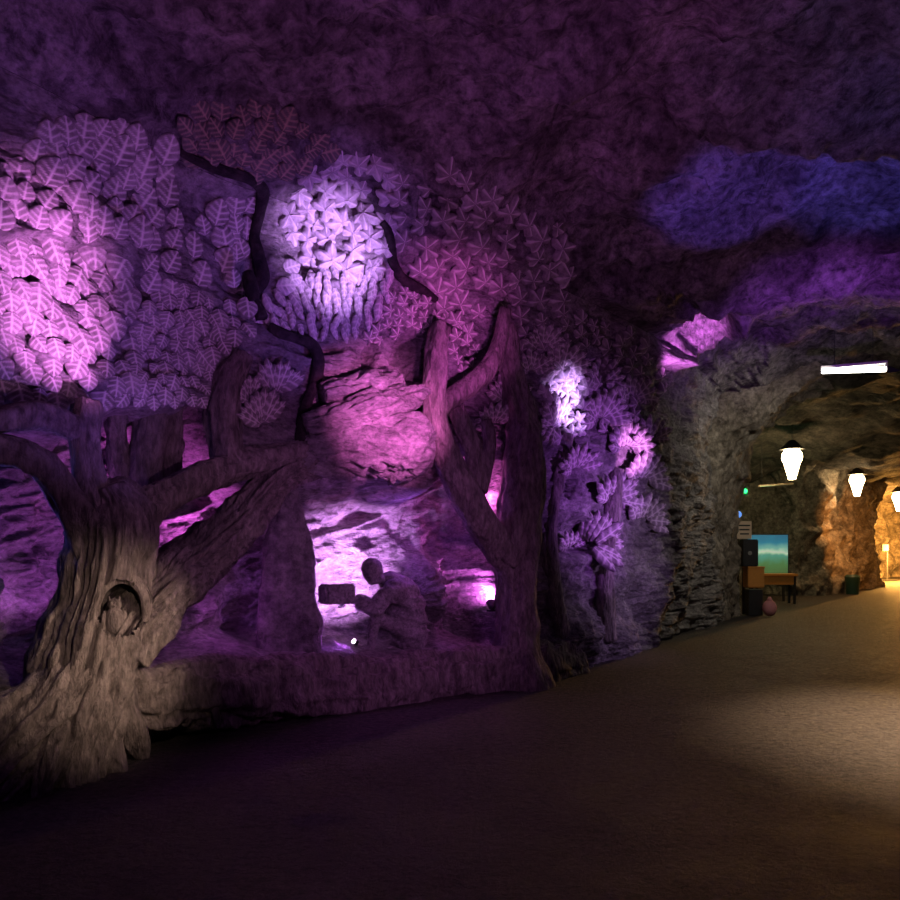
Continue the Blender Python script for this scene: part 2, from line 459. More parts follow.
# ceiling: continues the same profile out over the hall
s_c = np.unique(np.concatenate([np.linspace(0, s_vis[0], 30)[:-1], s_of_px(np.linspace(-125, 742, 330)), [WS[-1]]]))
tc = np.concatenate([np.arange(WALL_T, 8.0, 0.03), np.arange(8.0, 16.4, 0.06)])
def ceil_point(s, t):
    P = wall_point(s, t, True) if False else None
    Pn = plan_s(s); n = norm_s(s); u, z, nu, nz = profile(t)
    X = Pn[..., 0]+n[..., 0]*u; Y = Pn[..., 1]+n[..., 1]*u; Z = z+0*X
    B = np.stack([X, Y, Z], -1)
    D = fbm(B*0.5, 3, 3)*0.26+fbm(B*1.6, 4, 11)*0.10+ridge(B*np.array([1.2, 1.2, 3.0]), 4, 33)*0.07+ridge(B*4.5, 3, 37)*0.03
    d1, d2, idv = worley(np.stack([X*1.1, Y*1.1], -1)+0.5*fbm(B*1.3, 2, 71)[..., None], 15)
    D = D+(idv-0.5)*0.12
    # the vault has a lower lip before a raised bay lit blue, then a second drop towards the tunnel
    lipc = 7.05+0.35*fbm(np.stack([X*0.6, 0*X, 0*X], -1), 2, 81)+0.10*(X-3)
    right = sstep(X, 1.2, 2.6)
    D = D+right*0.25*(sstep(Y, lipc-0.9, lipc)*(1-sstep(Y, lipc, lipc+0.28)))
    D = D+right*0.30*sstep(Y, 9.7, 10.1)*(1-sstep(Y, 11.0, 12.5))
    ppx, ppy = proj(X, Y, Z); ok = Y > 2
    ra = np.array([650., 352.]); rb = np.array([744., 293.]); re_ = rb-ra; tt = np.clip(((ppx-ra[0])*re_[0]+(ppy-ra[1])*re_[1])/(re_@re_), 0, 1)
    dd = np.hypot(ppx-ra[0]-tt*re_[0], ppy-ra[1]-tt*re_[1])
    D = D+0.50*np.exp(-(dd/8)**2)*ok
    edge = sstep(t, WALL_T, WALL_T+0.25)
    Dw = wall_edge[:, None] if np.ndim(s) == 2 else 0
    D = D*edge+Dw*(1-edge)
    return B+np.stack([n[..., 0]*nu, n[..., 1]*nu, nz+0*X], -1)*D[..., None]


_se, _te = np.meshgrid(s_c, np.array([WALL_T]), indexing='ij')
_b = wall_point(_se, _te, False); _d = wall_point(_se, _te, True); _n = norm_s(_se); _, _, _nu, _nz = profile(_te)
wall_edge = (((_d-_b)*np.stack([_n[..., 0]*_nu, _n[..., 1]*_nu, _nz+0*_se], -1)).sum(-1))[:, 0]
S2, T2 = np.meshgrid(s_c, tc, indexing='ij')
Cv = ceil_point(S2, T2)
ceiling = struct(link('ceiling', mesh_from('ceiling', Cv.reshape(-1, 3), grid_faces(len(s_c), len(tc))), M_CEIL))

bvh_wall = BVHTree.FromPolygons([Vector(v) for v in Wv.reshape(-1, 3)], grid_faces(len(s_all), len(tw)).tolist())
bvh_ceil = BVHTree.FromPolygons([Vector(v) for v in Cv.reshape(-1, 3)], grid_faces(len(s_c), len(tc)).tolist())


def hit(px, py):
    d = Vector(((px-450)/F, 1.0, (HY-py)/F)).normalized(); o = Vector((0, 0, EYE))
    a = bvh_wall.ray_cast(o, d); b = bvh_ceil.ray_cast(o, d)
    if a[0] is None or (b[0] is not None and b[3] < a[3]): a = b
    return a[0], a[1]


# ------------------------------------------------------------------ floor
def floor_h(X, Y):
    B = np.stack([X, Y, 0*X], -1)
    return fbm(B*0.5, 2, 91)*0.006+fbm(B*3.0, 3, 93)*0.004-0.01
gx = np.arange(-10, 34, 0.09); gy = np.concatenate([np.arange(-2, 16, 0.07), np.arange(16, 50, 0.25)])
GX, GY = np.meshgrid(gx, gy, indexing='ij')
m = bpy.data.materials.new('worn_floor'); m.use_nodes = True; N = m.node_tree.nodes; L = m.node_tree.links; b = N['Principled BSDF']
geo = N.new('ShaderNodeNewGeometry')
n1 = N.new('ShaderNodeTexNoise'); n1.inputs['Scale'].default_value = 1.3; n1.inputs['Detail'].default_value = 9; n1.inputs['Roughness'].default_value = 0.7
n2 = N.new('ShaderNodeTexNoise'); n2.inputs['Scale'].default_value = 15; n2.inputs['Detail'].default_value = 9; n2.inputs['Roughness'].default_value = 0.8
for q in (n1, n2): L.new(geo.outputs['Position'], q.inputs['Vector'])
r = N.new('ShaderNodeValToRGB'); r.color_ramp.elements[0].position = .35; r.color_ramp.elements[1].position = .68
r.color_ramp.elements[0].color = (0.042, 0.034, 0.029, 1); r.color_ramp.elements[1].color = (0.072, 0.059, 0.050, 1)
n3 = N.new('ShaderNodeTexNoise'); n3.inputs['Scale'].default_value = 16; n3.inputs['Detail'].default_value = 10; n3.inputs['Roughness'].default_value = 0.85
L.new(geo.outputs['Position'], n3.inputs['Vector'])
mr3 = N.new('ShaderNodeMapRange'); mr3.inputs['From Min'].default_value = .40; mr3.inputs['From Max'].default_value = .62; mr3.inputs['To Min'].default_value = 0.12; mr3.inputs['To Max'].default_value = 2.4
L.new(n3.outputs['Fac'], mr3.inputs['Value'])
vm3 = N.new('ShaderNodeVectorMath'); vm3.operation = 'SCALE'; L.new(r.outputs[0], vm3.inputs[0]); L.new(mr3.outputs[0], vm3.inputs['Scale'])
L.new(n1.outputs['Fac'], r.inputs['Fac']); L.new(vm3.outputs[0], b.inputs['Base Color'])
r2 = N.new('ShaderNodeMapRange'); r2.inputs['From Min'].default_value = .35; r2.inputs['From Max'].default_value = .65; r2.inputs['To Min'].default_value = 0.62; r2.inputs['To Max'].default_value = 0.8
L.new(n1.outputs['Fac'], r2.inputs['Value']); L.new(r2.outputs[0], b.inputs['Roughness'])
bp = N.new('ShaderNodeBump'); bp.inputs['Strength'].default_value = 1.0; bp.inputs['Distance'].default_value = 0.16
L.new(n2.outputs['Fac'], bp.inputs['Height']); L.new(bp.outputs[0], b.inputs['Normal'])
M_FLOOR = m
FV = np.stack([GX, GY, floor_h(GX, GY)], -1)
struct(link('floor', mesh_from('floor', FV.reshape(-1, 3), grid_faces(len(gx), len(gy), flip=True)), M_FLOOR))


def rough_wall(name, pts, h, mat, n=120, nz=70, amp=0.3, seed=5, z0=-0.15, top=None, fine=0.06):
    P = catmull(pts, n); Tn = np.gradient(P, axis=0); Tn /= np.linalg.norm(Tn, axis=1)[:, None]; Nn = np.stack([Tn[:, 1], -Tn[:, 0]], 1)
    z = np.linspace(z0, h, nz)
    X = P[:, 0:1]+0*z; Y = P[:, 1:2]+0*z; Z = 0*X+z[None, :]
    B = np.stack([X, Y, Z], -1)
    D = fbm(B*0.6, 3, seed)*amp+fbm(B*1.8, 4, seed+9)*amp*0.4+ridge(B*np.array([1.6, 1.6, 0.7]), 4, seed+19)*fine
    if top is not None: D = D+top*sstep(Z, h*0.55, h)**2
    V = B+np.stack([Nn[:, 0:1]+0*Z, Nn[:, 1:2]+0*Z, 0*Z], -1)*D[..., None]
    return struct(link(name, mesh_from(name, V.reshape(-1, 3), grid_faces(n, nz)), mat))


# right-hand side of the hall (out of the picture, keeps the place closed)
rough_wall('wall_right', [(16.0, 12.0), (11.0, 5.0), (6.5, 0.2), (3.5, -3.2)], 5.9, M_WALL, 60, 30, 0.25, 205)

# ------------------------------------------------------------------ portal: the rough arch between hall and tunnel
PO = np.array([5.95, 17.3]); PD = np.array([0.57, 0.82]); PD /= np.linalg.norm(PD); PE = np.array([PD[1], -PD[0]])
def pw(w, d, z):
    return np.stack([PO[0]+PE[0]*w+PD[0]*d, PO[1]+PE[1]*w+PD[1]*d, z+0*w], -1)
na, nv = 260, 90
a = np.linspace(0, 1, na)
arc = []
for q in a:   # inner opening in (w, z): left jamb, ellipse, right jamb
    if q < 0.22: arc.append((0.30+0.10*(q/0.22), 2.7*q/0.22-0.15*(1-q/0.22)))
    elif q > 0.78: arc.append((7.1, 2.7*(1-q)/0.22))
    else:
        th = math.pi*(1-(q-0.22)/0.56); arc.append((3.75+3.35*math.cos(th), 2.7+2.9*math.sin(th)))
arc = np.array(arc)
cen = np.array([3.75, 1.9]); out = arc-cen; out /= np.linalg.norm(out, axis=1)[:, None]
out[a < 0.22] = (-1, 0.0); out[a > 0.78] = (1, 0.0)
v = np.linspace(0, 1, nv)
Vp = np.zeros((na, nv, 3))
for j, q in enumerate(v):
    if q < 0.6:
        f = q/0.6; spread = 1.05*(1-f)**1.6; dpt = -1.9*(1-f)+0.0*f; dpt -= 0.0
    else:
        f = (q-0.6)/0.4; spread = 0.12*f; dpt = 1.6*f
    wz = arc+out*spread
    Vp[:, j, :] = pw(wz[:, 0], dpt, wz[:, 1])
D = fbm(Vp*0.9, 3, 301)*0.16+fbm(Vp*2.6, 4, 307)*0.09+ridge(Vp*2.2, 4, 311)*0.06
on = np.zeros_like(Vp); on[..., 0] = (-out[:, 0]*PE[0])[:, None]; on[..., 1] = (-out[:, 0]*PE[1])[:, None]; on[..., 2] = -out[:, 1][:, None]
Vp = Vp+on*D[..., None]
struct(link('wall_portal', mesh_from('wall_portal', Vp.reshape(-1, 3), grid_faces(na, nv)), M_TUN))
# rock above and beside the arch closing the hall end
hw = np.linspace(-0.6, 9.5, 80); hz = np.linspace(2.0, 7.6, 50)
HW, HZ = np.meshgrid(hw, hz, indexing='ij')
keep = ((np.clip((HW-3.75)/4.0, -2, 2))**2+(np.clip(HZ-2.7, 0, 9)/3.15)**2) > 1.0
Vh = pw(HW, 0.9, HZ); Fh = grid_faces(len(hw), len(hz)); kf = keep.reshape(-1)[Fh].all(1)
struct(link('wall_lintel', mesh_from('wall_lintel', Vh.reshape(-1, 3), Fh[kf]), M_TUN))

# ------------------------------------------------------------------ tunnel beyond
rough_wall('wall_chamber', [(6.1, 17.6), (6.6, 20.5), (7.6, 24.5), (9.6, 26.8), (12.4, 27.2)], 5.4, M_TUN, 120, 60, 0.18, 401, fine=0.05)
rough_wall('wall_pier', [(12.2, 30.0), (11.9, 27.6), (12.35, 26.4), (13.6, 27.3), (15.6, 29.6), (18.0, 32.4), (19.6, 35.5)], 5.2, M_TUN, 200, 90, 0.30, 421, top=0.25, fine=0.24)
rough_wall('wall_tunnel', [(19.0, 34.5), (22.0, 40.5), (25.2, 44.0), (30.0, 45.5)], 5.2, M_TUN, 140, 70, 0.35, 441, top=0.3, fine=0.14)
rough_wall('wall_tunnel_right', [(33.0, 42.0), (25.0, 34.0), (17.5, 22.0), (12.3, 13.3)], 5.4, M_TUN, 90, 40, 0.35, 461, top=0.4)
tl = np.linspace(0.6, 34, 150); tww = np.linspace(-5, 12, 110)
TL, TWW = np.meshgrid(tl, tww, indexing='ij')
zc = 5.35-0.85*sstep(TL, 2, 12)+0.0*TWW-0.020*np.clip(TWW-3, -9, 9)**2
Vt = pw(TWW, TL, zc); Vt[..., 2] += fbm(Vt*0.5, 3, 481)*0.25+fbm(Vt*1.6, 3, 487)*0.14+ridge(Vt*0.8, 3, 489)*0.07
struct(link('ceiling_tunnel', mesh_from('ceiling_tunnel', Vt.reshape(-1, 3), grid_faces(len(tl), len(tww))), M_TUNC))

# ------------------------------------------------------------------ floodlights standing on the rock shelf inside the recess
M_BLACK = mat_plain('black_metal', (0.02, 0.02, 0.022), 0.5)
M_LENS = mat_emit('floodlight_lens', (1.0, 0.75, 1.0), 6.0)
def floodlight(px, py, u, tgt, power, color, deg, label, size=0.07, pw_=None):
    p = at(px, py, u)
    t = thing('floodlight', p, label, 'floodlight', 'floodlights in the carved recess')
    d = (Vector(tgt)-p).normalized(); q = d.to_track_quat('Z', 'Y').to_matrix()
    def f(bm):
        cyl(bm, p-d*size*0.9, p+d*size*0.5, size*0.6, size*0.8, 18)
        cyl(bm, p-d*size*1.2, p-d*size*0.8, size*0.35, size*0.55, 18)
    link('housing', bm_mesh('housing', f), M_BLACK, t)
    def g(bm): cyl(bm, p+d*size*0.5, p+d*size*0.56, size*0.7, size*0.7, 18)
    link('lens', bm_mesh('lens', g), M_LENS, t)
    def h(bm):
        box(bm, p+Vector((0, 0, -size*1.15)), (size*1.3, size*1.0, size*0.3), 0.7, 0.004)
        cyl(bm, p+Vector((0, 0, -size*1.1)), p, size*0.12)
    link('bracket', bm_mesh('bracket', h), M_BLACK, t)
    l = spot(p+d*size*0.7, tgt, power, color, deg, 0.7, 0.03, 'floodlight_beam')
    return t


floodlight(341, 602, -0.52, at(334, 572, -1.15), 1100, (0.72, 0.30, 1.0), 110, 'floodlight hidden behind the stone block before the crouching figure, lighting the back wall', 0.05)
floodlight(355, 642, -0.40, at(325, 622, -0.30), 35, (0.55, 0.13, 1.0), 140, 'small floodlight on the rock shelf in front of the crouching figure, its lens showing', 0.042)
floodlight(491, 604, -0.14, at(476, 560, -0.75), 100, (0.90, 0.16, 1.0), 130, 'small floodlight low behind the right-hand carved tree trunk')
floodlight(92, 612, -0.30, at(50, 560, -0.75), 48, (0.66, 0.14, 0.95), 130, 'floodlight hidden behind the thick trunk of the big left tree')
floodlight(205, 560, -0.35, at(170, 510, -1.0), 90, (0.95, 0.14, 1.0), 130, 'floodlight tucked behind the right limb of the big left tree')
point(at(487, 497, -0.22), 12, (1.0, 0.15, 0.8), 0.04)
point(at(410, 530, -0.40), 11.0, (0.42, 0.10, 1.0), 0.1)
point(at(225, 600, -0.25), 5.0, (0.65, 0.12, 0.9), 0.1)
point(at(20, 500, -0.1), 4.5, (0.16, 0.14, 1.0), 0.1)

# ------------------------------------------------------------------ carved leaves
def leaf_blade(kind):
    """unit leaf: base at the origin, tip along +y, face towards +z; returns verts, faces, vein weight"""
    if kind in ('beech', 'narrow'):
        ny, nx = 25, 13
        wmax = 0.46 if kind == 'beech' else 0.20
        y = np.linspace(0, 1, ny); x = np.linspace(-1, 1, nx)
        wd = wmax*np.sin(np.pi*np.clip(y, 0.015, 0.985)**0.85)**0.75
        Y, X = np.meshgrid(y, x, indexing='ij'); W = wd[:, None]
        ax = np.abs(X)
        sv = (Y-ax*0.20*(1 if kind == 'beech' else .5))*(4.6 if kind == 'beech' else 4)
        side_v = np.clip(1-np.abs(sv-np.round(sv))*4.5, 0, 1)*(ax < 0.9)*(Y > 0.06)*(Y < 0.93)
        mid = np.clip(1-ax*6.5, 0, 1)
        vein = np.maximum(mid*.85, side_v*0.8)
        z = 0.075*(1-ax**2.2)*np.sin(np.pi*Y)**0.5+0.022*vein-0.03*np.clip(0.25-ax, 0, 1)*2
        z = np.where(ax > 0.99, -0.07, z); z[0, :] = -0.08; z[-1, :] = -0.06
        V = np.stack([X*W, Y, z], -1).reshape(-1, 3)
        return V, grid_faces(ny, nx, flip=True), vein.reshape(-1)
    # lobed (ivy / maple like)
    nt, nr = 50, 6
    th = np.linspace(0, 2*np.pi, nt, endpoint=False)
    lob = 0.30+0.0*th
    for c, rr, wd in ((0, .62, .26), (1.05, .55, .26), (-1.05, .55, .26), (2.05, .42, .28), (-2.05, .42, .28)):
        dth = np.angle(np.exp(1j*(th-c))); lob = np.maximum(lob, 0.26+(rr-0.26)*np.clip(1-np.abs(dth)/wd/2.1, 0, 1)**0.62)
        lob = np.minimum(lob, 1)
    dth = np.abs(np.angle(np.exp(1j*(th-np.pi)))); lob = np.where(dth < 0.5, np.minimum(lob, 0.12+0.2*dth), lob)
    lob = np.where(lob < 0.31, np.where(dth < 0.5, lob, np.minimum(lob, 0.30)), lob)
    r = np.linspace(0.04, 1, nr); r[-1] = 1.0
    R, TH = np.meshgrid(r, th, indexing='ij'); RL = R*lob[None, :]
    X = RL*np.sin(TH); Y = 0.38+RL*np.cos(TH)
    vein = np.zeros_like(R)
    for c in (0, 1.05, -1.05, 2.05, -2.05):
        d = np.abs(np.angle(np.exp(1j*(TH-c)))); vein = np.maximum(vein, np.clip(1-d*8, 0, 1)*(R < 0.95))
    z = 0.10*(1-R**2)+0.05*vein-0.02
    z[-1, :] = -0.14
    V = np.stack([X, Y, z], -1).reshape(-1, 3)
    f = grid_faces(nr, nt, True)
    V = np.vstack([V, [[0, 0.38, 0.08]]]); vein = np.append(vein.reshape(-1), 1.0)
    j = np.arange(0, nt, 2); tri = np.stack([np.full(len(j), nr*nt), j, (j+1) % nt, (j+2) % nt], -1)
    return V, np.vstack([f, tri]), vein


BLADES = {k: leaf_blade(k) for k in ('beech', 'narrow', 'lobed')}


def poisson(poly, d, jit=0.0, tries=6000):
    poly = np.array(poly, float); lo = poly.min(0); hi = poly.max(0); pts = []
    C = lo+(hi-lo)*rng.random((tries, 2)); ins = sdf_poly(C[:, 0], C[:, 1], poly) > 0
    for c in C[ins]:
        if all((c[0]-p[0])**2+(c[1]-p[1])**2 > d*d for p in pts): pts.append(c)
    return np.array(pts)


def place_leaves(name, mat, parent, items, lift=0.015, u_extra=0.0):
    """items: (px, py, size in px, angle of the tip: 0 up, clockwise, kind, tilt)"""
    VV = []; FF = []; AA = []; off = 0
    for px, py, size, ang, kind, tilt in items:
        p, n = hit(px, py)
        if p is None: continue
        ns = Vector((0, 0, 0))
        for dx, dy in ((0, 0), (size*.5, 0), (-size*.5, 0), (0, size*.5), (0, -size*.5)):
            q, nn = hit(px+dx, py+dy)
            if q is not None:
                if nn.dot(Vector((px-450, F, HY-py))) > 0: nn = -nn
                ns += nn
        s = float(s_of_px(px)); wn = norm_s(s); ns = ns.normalized()*0.6+Vector((wn[0], wn[1], 0.0))*0.6+Vector((0, -0.2, 0)); ns.normalize()
        sc = size*p.y/F
        up = Vector((0, 0, 1)); up = (up-ns*up.dot(ns)).normalized(); rt = up.cross(ns).normalized()
        # undo the foreshortening so the leaf keeps its drawn direction
        d = (up*math.cos(ang)+rt*math.sin(ang)).normalized(); sd = d.cross(ns).normalized()
        ct, st = math.cos(tilt), math.sin(tilt)
        d2 = d*ct+ns*st; n2 = ns*ct-d*st
        V, Fq, A = BLADES[kind]
        M = np.array([list(sd*sc), list(d2*sc), list(n2*sc)])
        c = p+ns*(lift+u_extra)-d*sc*0.45
        Vw = V @ M+np.array(list(c))
        VV.append(Vw); FF.append(Fq+off); AA.append(A); off += len(Vw)
    V = np.vstack(VV); Fq = np.vstack(FF); A = np.concatenate(AA)
    me = mesh_from(name, V, Fq)
    at_ = me.attributes.new('vein', 'FLOAT', 'POINT'); at_.data.foreach_set('value', A.astype(np.float32))
    return link(name, me, mat, parent)


def cluster(name, mat, parent, poly, d, size, ang, spread, kind, tilt=0.14, sj=0.2, **k):
    P = poisson(poly, d); it = []
    for x, y in P:
        a0 = ang(x, y) if callable(ang) else ang
        it.append((x, y, size*(1+rng.uniform(-sj, sj)), a0+rng.uniform(-spread, spread), kind, tilt+rng.uniform(-.08, .10)))
    it.sort(key=lambda q: q[1])
    return place_leaves(name, mat, parent, it, **k)


def fan(cx, cy, r, n, a0, a1, kind='narrow', tilt=0.35):
    out_ = []
    for i in range(n):
        a_ = a0+(a1-a0)*i/max(1, n-1); rr = r*rng.uniform(.85, 1.1)
        out_.append((cx+math.sin(a_)*rr*0.5, cy-math.cos(a_)*rr*0.5, rr, a_, kind, tilt))
    return out_


# ------------------------------------------------------------------ the big tree at the left
base = onfloor(60, 0.35)
T1 = thing('carved_tree', base, 'big thick stone tree at far left with hollow trunk and spreading roots', 'carved tree', 'trees carved in the cave wall')
trunk = ptube('trunk', M_BARK, T1, [(58, 800, 36, .44), (62, 762, 38, .44), (70, 722, 44, .42), (80, 690, 40, .40), (90, 650, 40, .38), (98, 610, 37, .36), (108, 570, 36, .34), (112, 535, 36, .32), (108, 505, 30, .30), (100, 485, 18, .3)], n=130, m=150, disp=0.055, lump=0.04, seed=3, bark=52, lf=0.9, twist=.15)
ptube('branch', M_BARK, T1, [(112, 560, 22, .30), (132, 522, 20, .28), (162, 497, 15, .22), (210, 476, 14, .15), (262, 460, 13, .05), (320, 452, 12, .0), (370, 455, 9, -.05)], n=90, m=36, disp=0.022, lump=0.02, seed=5)
ptube('branch', M_BARK, T1, [(118, 655, 24, .42), (136, 624, 25, .42), (165, 589, 24, .36), (205, 554, 21, .26), (243, 519, 17, .12), (282, 476, 12, .0), (318, 462, 10, -.05)], n=120, m=110, disp=0.05, lump=0.03, seed=6, bark=48, lf=.9)
ptube('branch', M_BARK, T1, [(98, 555, 22, .34), (84, 528, 19, .32), (66, 500, 16, .28), (48, 472, 14, .26), (22, 454, 13, .22), (-12, 447, 13, .2), (-50, 448, 12, .2)], n=80, m=32, disp=0.02, lump=0.02, seed=7)
ptube('branch', M_BARK, T1, [(104, 530, 20, .32), (93, 495, 15, .30), (86, 460, 13, .26), (85, 430, 13, .22), (86, 404, 13, .16)], n=60, m=28, disp=0.018, lump=0.015, seed=8)
ptube('branch', M_BARK, T1, [(88, 440, 10, .22), (64, 424, 11, .2), (40, 416, 12, .18), (10, 418, 11, .16), (-40, 430, 10, .15)], n=50, m=24, disp=0.02, seed=9)
ptube('branch', M_BARK, T1, [(235, 478, 17, .08), (226, 445, 14, .0), (222, 415, 15, -.05), (228, 385, 12, .0), (243, 355, 9, .02)], n=60, m=26, disp=0.03, lump=0.02, seed=10)
def root(pts, seed, **k): return ptube('root', M_BARK, T1, pts, seed=seed, **k)
root([(82, 672, 30, .42), (62, 700, 29, .45), (36, 726, 26, .48), (10, 752, 26, .50), (-30, 790, 26, .5)], 11, n=100, m=90, disp=0.045, lump=0.03, bark=44, lf=0.9)
root([(70, 662, 15, .36), (46, 684, 14, .42), (16, 702, 12, .44), (-25, 722, 11, .45)], 12, n=60, m=26, disp=0.025, lump=0.02)
root([(104, 668, 15, .42), (116, 696, 14, .46), (128, 722, 12, .50), (139, 748, 8, .52), (144, 764, 3, .53)], 13, n=60, m=28, disp=0.03, lump=0.02)
root([(92, 690, 12, .44), (82, 716, 9, .46), (74, 742, 8, .48), (68, 762, 7, .5)], 14, n=50, m=22, disp=0.02)
root([(108, 665, 18, .36), (142, 682, 11, .40), (175, 672, 9, .36), (215, 664, 8, .33), (260, 668, 7, .33), (300, 676, 5, .35)], 15, n=70, m=24, disp=0.02)
root([(126, 678, 9, .40), (160, 693, 7, .44), (205, 684, 6, .42), (246, 676, 5, .4)], 16, n=50, m=18, disp=0.015)
root([(205, 690, 4, .50), (212, 703, 4, .52), (216, 716, 3.5, .54), (218, 728, 3, .54)], 18, n=24, m=12, disp=0.008)
root([(36, 730, 14, .50), (60, 746, 9, .54), (88, 752, 8, .54), (108, 762, 4, .5)], 17, n=50, m=22, disp=0.03, lump=0.02)
root([(100, 722, 13, .58), (106, 744, 10, .64), (116, 768, 7, .68), (122, 790, 4, .7)], 21, n=50, m=30, disp=0.03, lump=.02)
root([(66, 728, 13, .60), (58, 752, 11, .66), (46, 780, 8, .70), (36, 806, 4, .72)], 22, n=50, m=30, disp=0.03, lump=.02)
# the hollow: a dark mouth with a raised rim
def hollow(bm):
    pass
hc = at(121, 608, 0.36)
n0 = norm_s(float(s_of_px(119))); vw = (Vector((0, 0, EYE))-hc).normalized()
hp = hc+vw*0.245
hx = Vector((vw.y*-1, vw.x, 0)).normalized(); hx = Vector((-vw.y, vw.x, 0)).normalized(); hz_ = vw.cross(hx).normalized()
if hz_.z < 0: hz_ = -hz_
if hx.x < 0: hx = -hx
V = []; nr_, nt_ = 12, 40
for i in range(nr_):
    f = i/(nr_-1)
    for j in range(nt_):
        a_ = 2*math.pi*j/nt_
        rr = 1.28-0.28*min(1, f/0.35) if f < 0.35 else 1.0-0.55*((f-.35)/.65)**2
        dz = (0.0+0.05*math.sin(math.pi*min(1, f/0.35))) if f < .35 else -0.24*((f-.35)/.65)
        rx = 0.155*(1+0.12*math.sin(2*a_+0.6)+0.06*math.sin(5*a_)); rz = 0.215*(1-0.10*math.cos(3*a_))
        p = hp+hx*(math.cos(a_)*rx*rr)+hz_*(math.sin(a_)*rz*rr)+vw*(dz-0.02)
        V.append(p)
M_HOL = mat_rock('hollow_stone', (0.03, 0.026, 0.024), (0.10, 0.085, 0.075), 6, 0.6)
hollow_o = link('hollow', mesh_from('hollow', [list(p) for p in V], grid_faces(nr_, nt_, True)), M_HOL, T1)
# open the trunk behind the mouth
me = trunk.data; bm = bmesh.new(); bm.from_mesh(me); loc = Vector(trunk.parent.location)
dele = []
for f_ in bm.faces:
    c = f_.calc_center_median()+loc-hp; x_ = c.dot(hx)/0.165; z_ = c.dot(hz_)/0.225
    if x_*x_+z_*z_ < 0.9 and c.dot(vw) > -0.26: dele.append(f_)
bmesh.ops.delete(bm, geom=dele, context='FACES'); bm.to_mesh(me); bm.free()
rim = [hp+hx*(math.cos(a_)*0.175)+hz_*(math.sin(a_)*0.23)+vw*0.0 for a_ in np.linspace(-0.5, 3.4, 10)]
link('hollow_rim', tube_mesh('hollow_rim', rim, [.018, .035, .04, .042, .045, .045, .04, .035, .03, .018], n=60, m=20, disp=0.012, seed=19), M_BARK, T1)

# the rounded carved figure perched in the hollow
fp = hp-hz_*0.20-vw*0.03+hx*(-0.045)
FG = thing('carved_figurine', fp, 'small rounded stone bird-like figure perched in the hollow of the big left tree', 'carving')
def fb(bm):
    sph(bm, fp+hz_*0.105, 0.075, (1.0, 0.85, 1.45), 24); 
def fh(bm):
    sph(bm, fp+hz_*0.225, 0.052, (1.0, 0.9, 0.95), 20)
    cyl(bm, fp+hz_*0.222+vw*0.04, fp+hz_*0.212+vw*0.068, 0.012, 0.003, 8)
    for sx in (-1, 1):
        sph(bm, fp+hz_*0.236+vw*0.042+hx*0.02*sx, 0.011, seg=10)
        cyl(bm, fp+hz_*0.25+hx*0.030*sx, fp+hz_*0.292+hx*0.038*sx, 0.014, 0.003, 8)
def fw(sx):
    def g(bm): sph(bm, fp+hz_*0.10+hx*0.068*sx+vw*0.008, 0.05, (0.42, 0.8, 1.7), 16)
    return g
link('body', bm_mesh('body', fb, True), M_BARK, FG); link('head', bm_mesh('head', fh, True), M_BARK, FG)
for sx in (-1, 1): link('wing', bm_mesh('wing', fw(sx), True), M_BARK, FG)

# foliage of the big tree
cluster('leaf_cluster', M_LEAF, T1, [(-60, 170), (0, 168), (40, 140), (80, 128), (130, 126), (172, 150), (166, 205), (150, 232), (134, 236), (120, 236), (95, 232), (60, 228), (40, 224), (0, 226), (-60, 240)], 17, 28, lambda x, y: 0.15+0.25*math.sin(x*.07+y*.05), 0.3, 'beech')
cluster('leaf_cluster', M_LEAF, T1, [(-60, 252), (0, 244), (30, 244), (58, 244), (75, 256), (100, 248), (122, 262), (130, 300), (140, 340), (128, 392), (80, 404), (-60, 404)], 14.5, 27, lambda x, y: math.pi+0.15*math.sin(x*.05+y*.08)-0.25*(x < 60), 0.35, 'beech', sj=0.25)
cluster('leaf_cluster', M_LEAF, T1, [(140, 305), (180, 288), (210, 296), (216, 330), (206, 402), (118, 402), (132, 350)], 10, 17, lambda x, y: math.pi+(x-175)*-0.012, 0.45, 'beech')
cluster('leaf_cluster', M_LEAF, T1, [(140, 235), (165, 205), (185, 235), (230, 200), (248, 205), (246, 250), (236, 280), (205, 290), (150, 292), (148, 262)], 19, 24, 0.1, 0.5, 'beech', lift=0.005, tilt=0.15)
cluster('leaf_cluster', M_LEAF, T1, [(218, 300), (250, 292), (258, 322), (235, 352), (218, 345)], 13, 20, 2.9, 0.4, 'beech')

# ------------------------------------------------------------------ stems behind the big tree
for pts, lab, sd in (([(146, 490, 17, -.42), (148, 455, 16, -.40), (152, 420, 15, -.36), (156, 396, 14, -.3)], 'thick upright stone trunk standing in the recess just right of the big tree', 31),
                     ([(166, 485, 11, -.38), (168, 455, 10, -.38), (170, 425, 10, -.35), (172, 396, 10, -.3)], 'slim upright stone trunk second to the right of the big tree', 33),
                     ([(122, 478, 8, -.55), (118, 450, 9, -.55), (116, 425, 9, -.5), (118, 400, 9, -.45)], 'dark upright stone trunk deepest in shade beside the vertical limb of the big tree', 35)):
    p0 = at(pts[0][0], pts[0][1], pts[0][3])
    pp = []; rr = []
    for a_ in pts:
        q = at(a_[0], a_[1], a_[3]); pp.append(q); rr.append(a_[2]*q.y/F)
    o = link('carved_sapling', tube_mesh('carved_sapling', pp, rr, n=50, m=26, disp=0.022, lump=0.02, seed=sd), M_BARK)
    tag(o, lab, 'carved tree trunk', 'upright trunks in the recess')

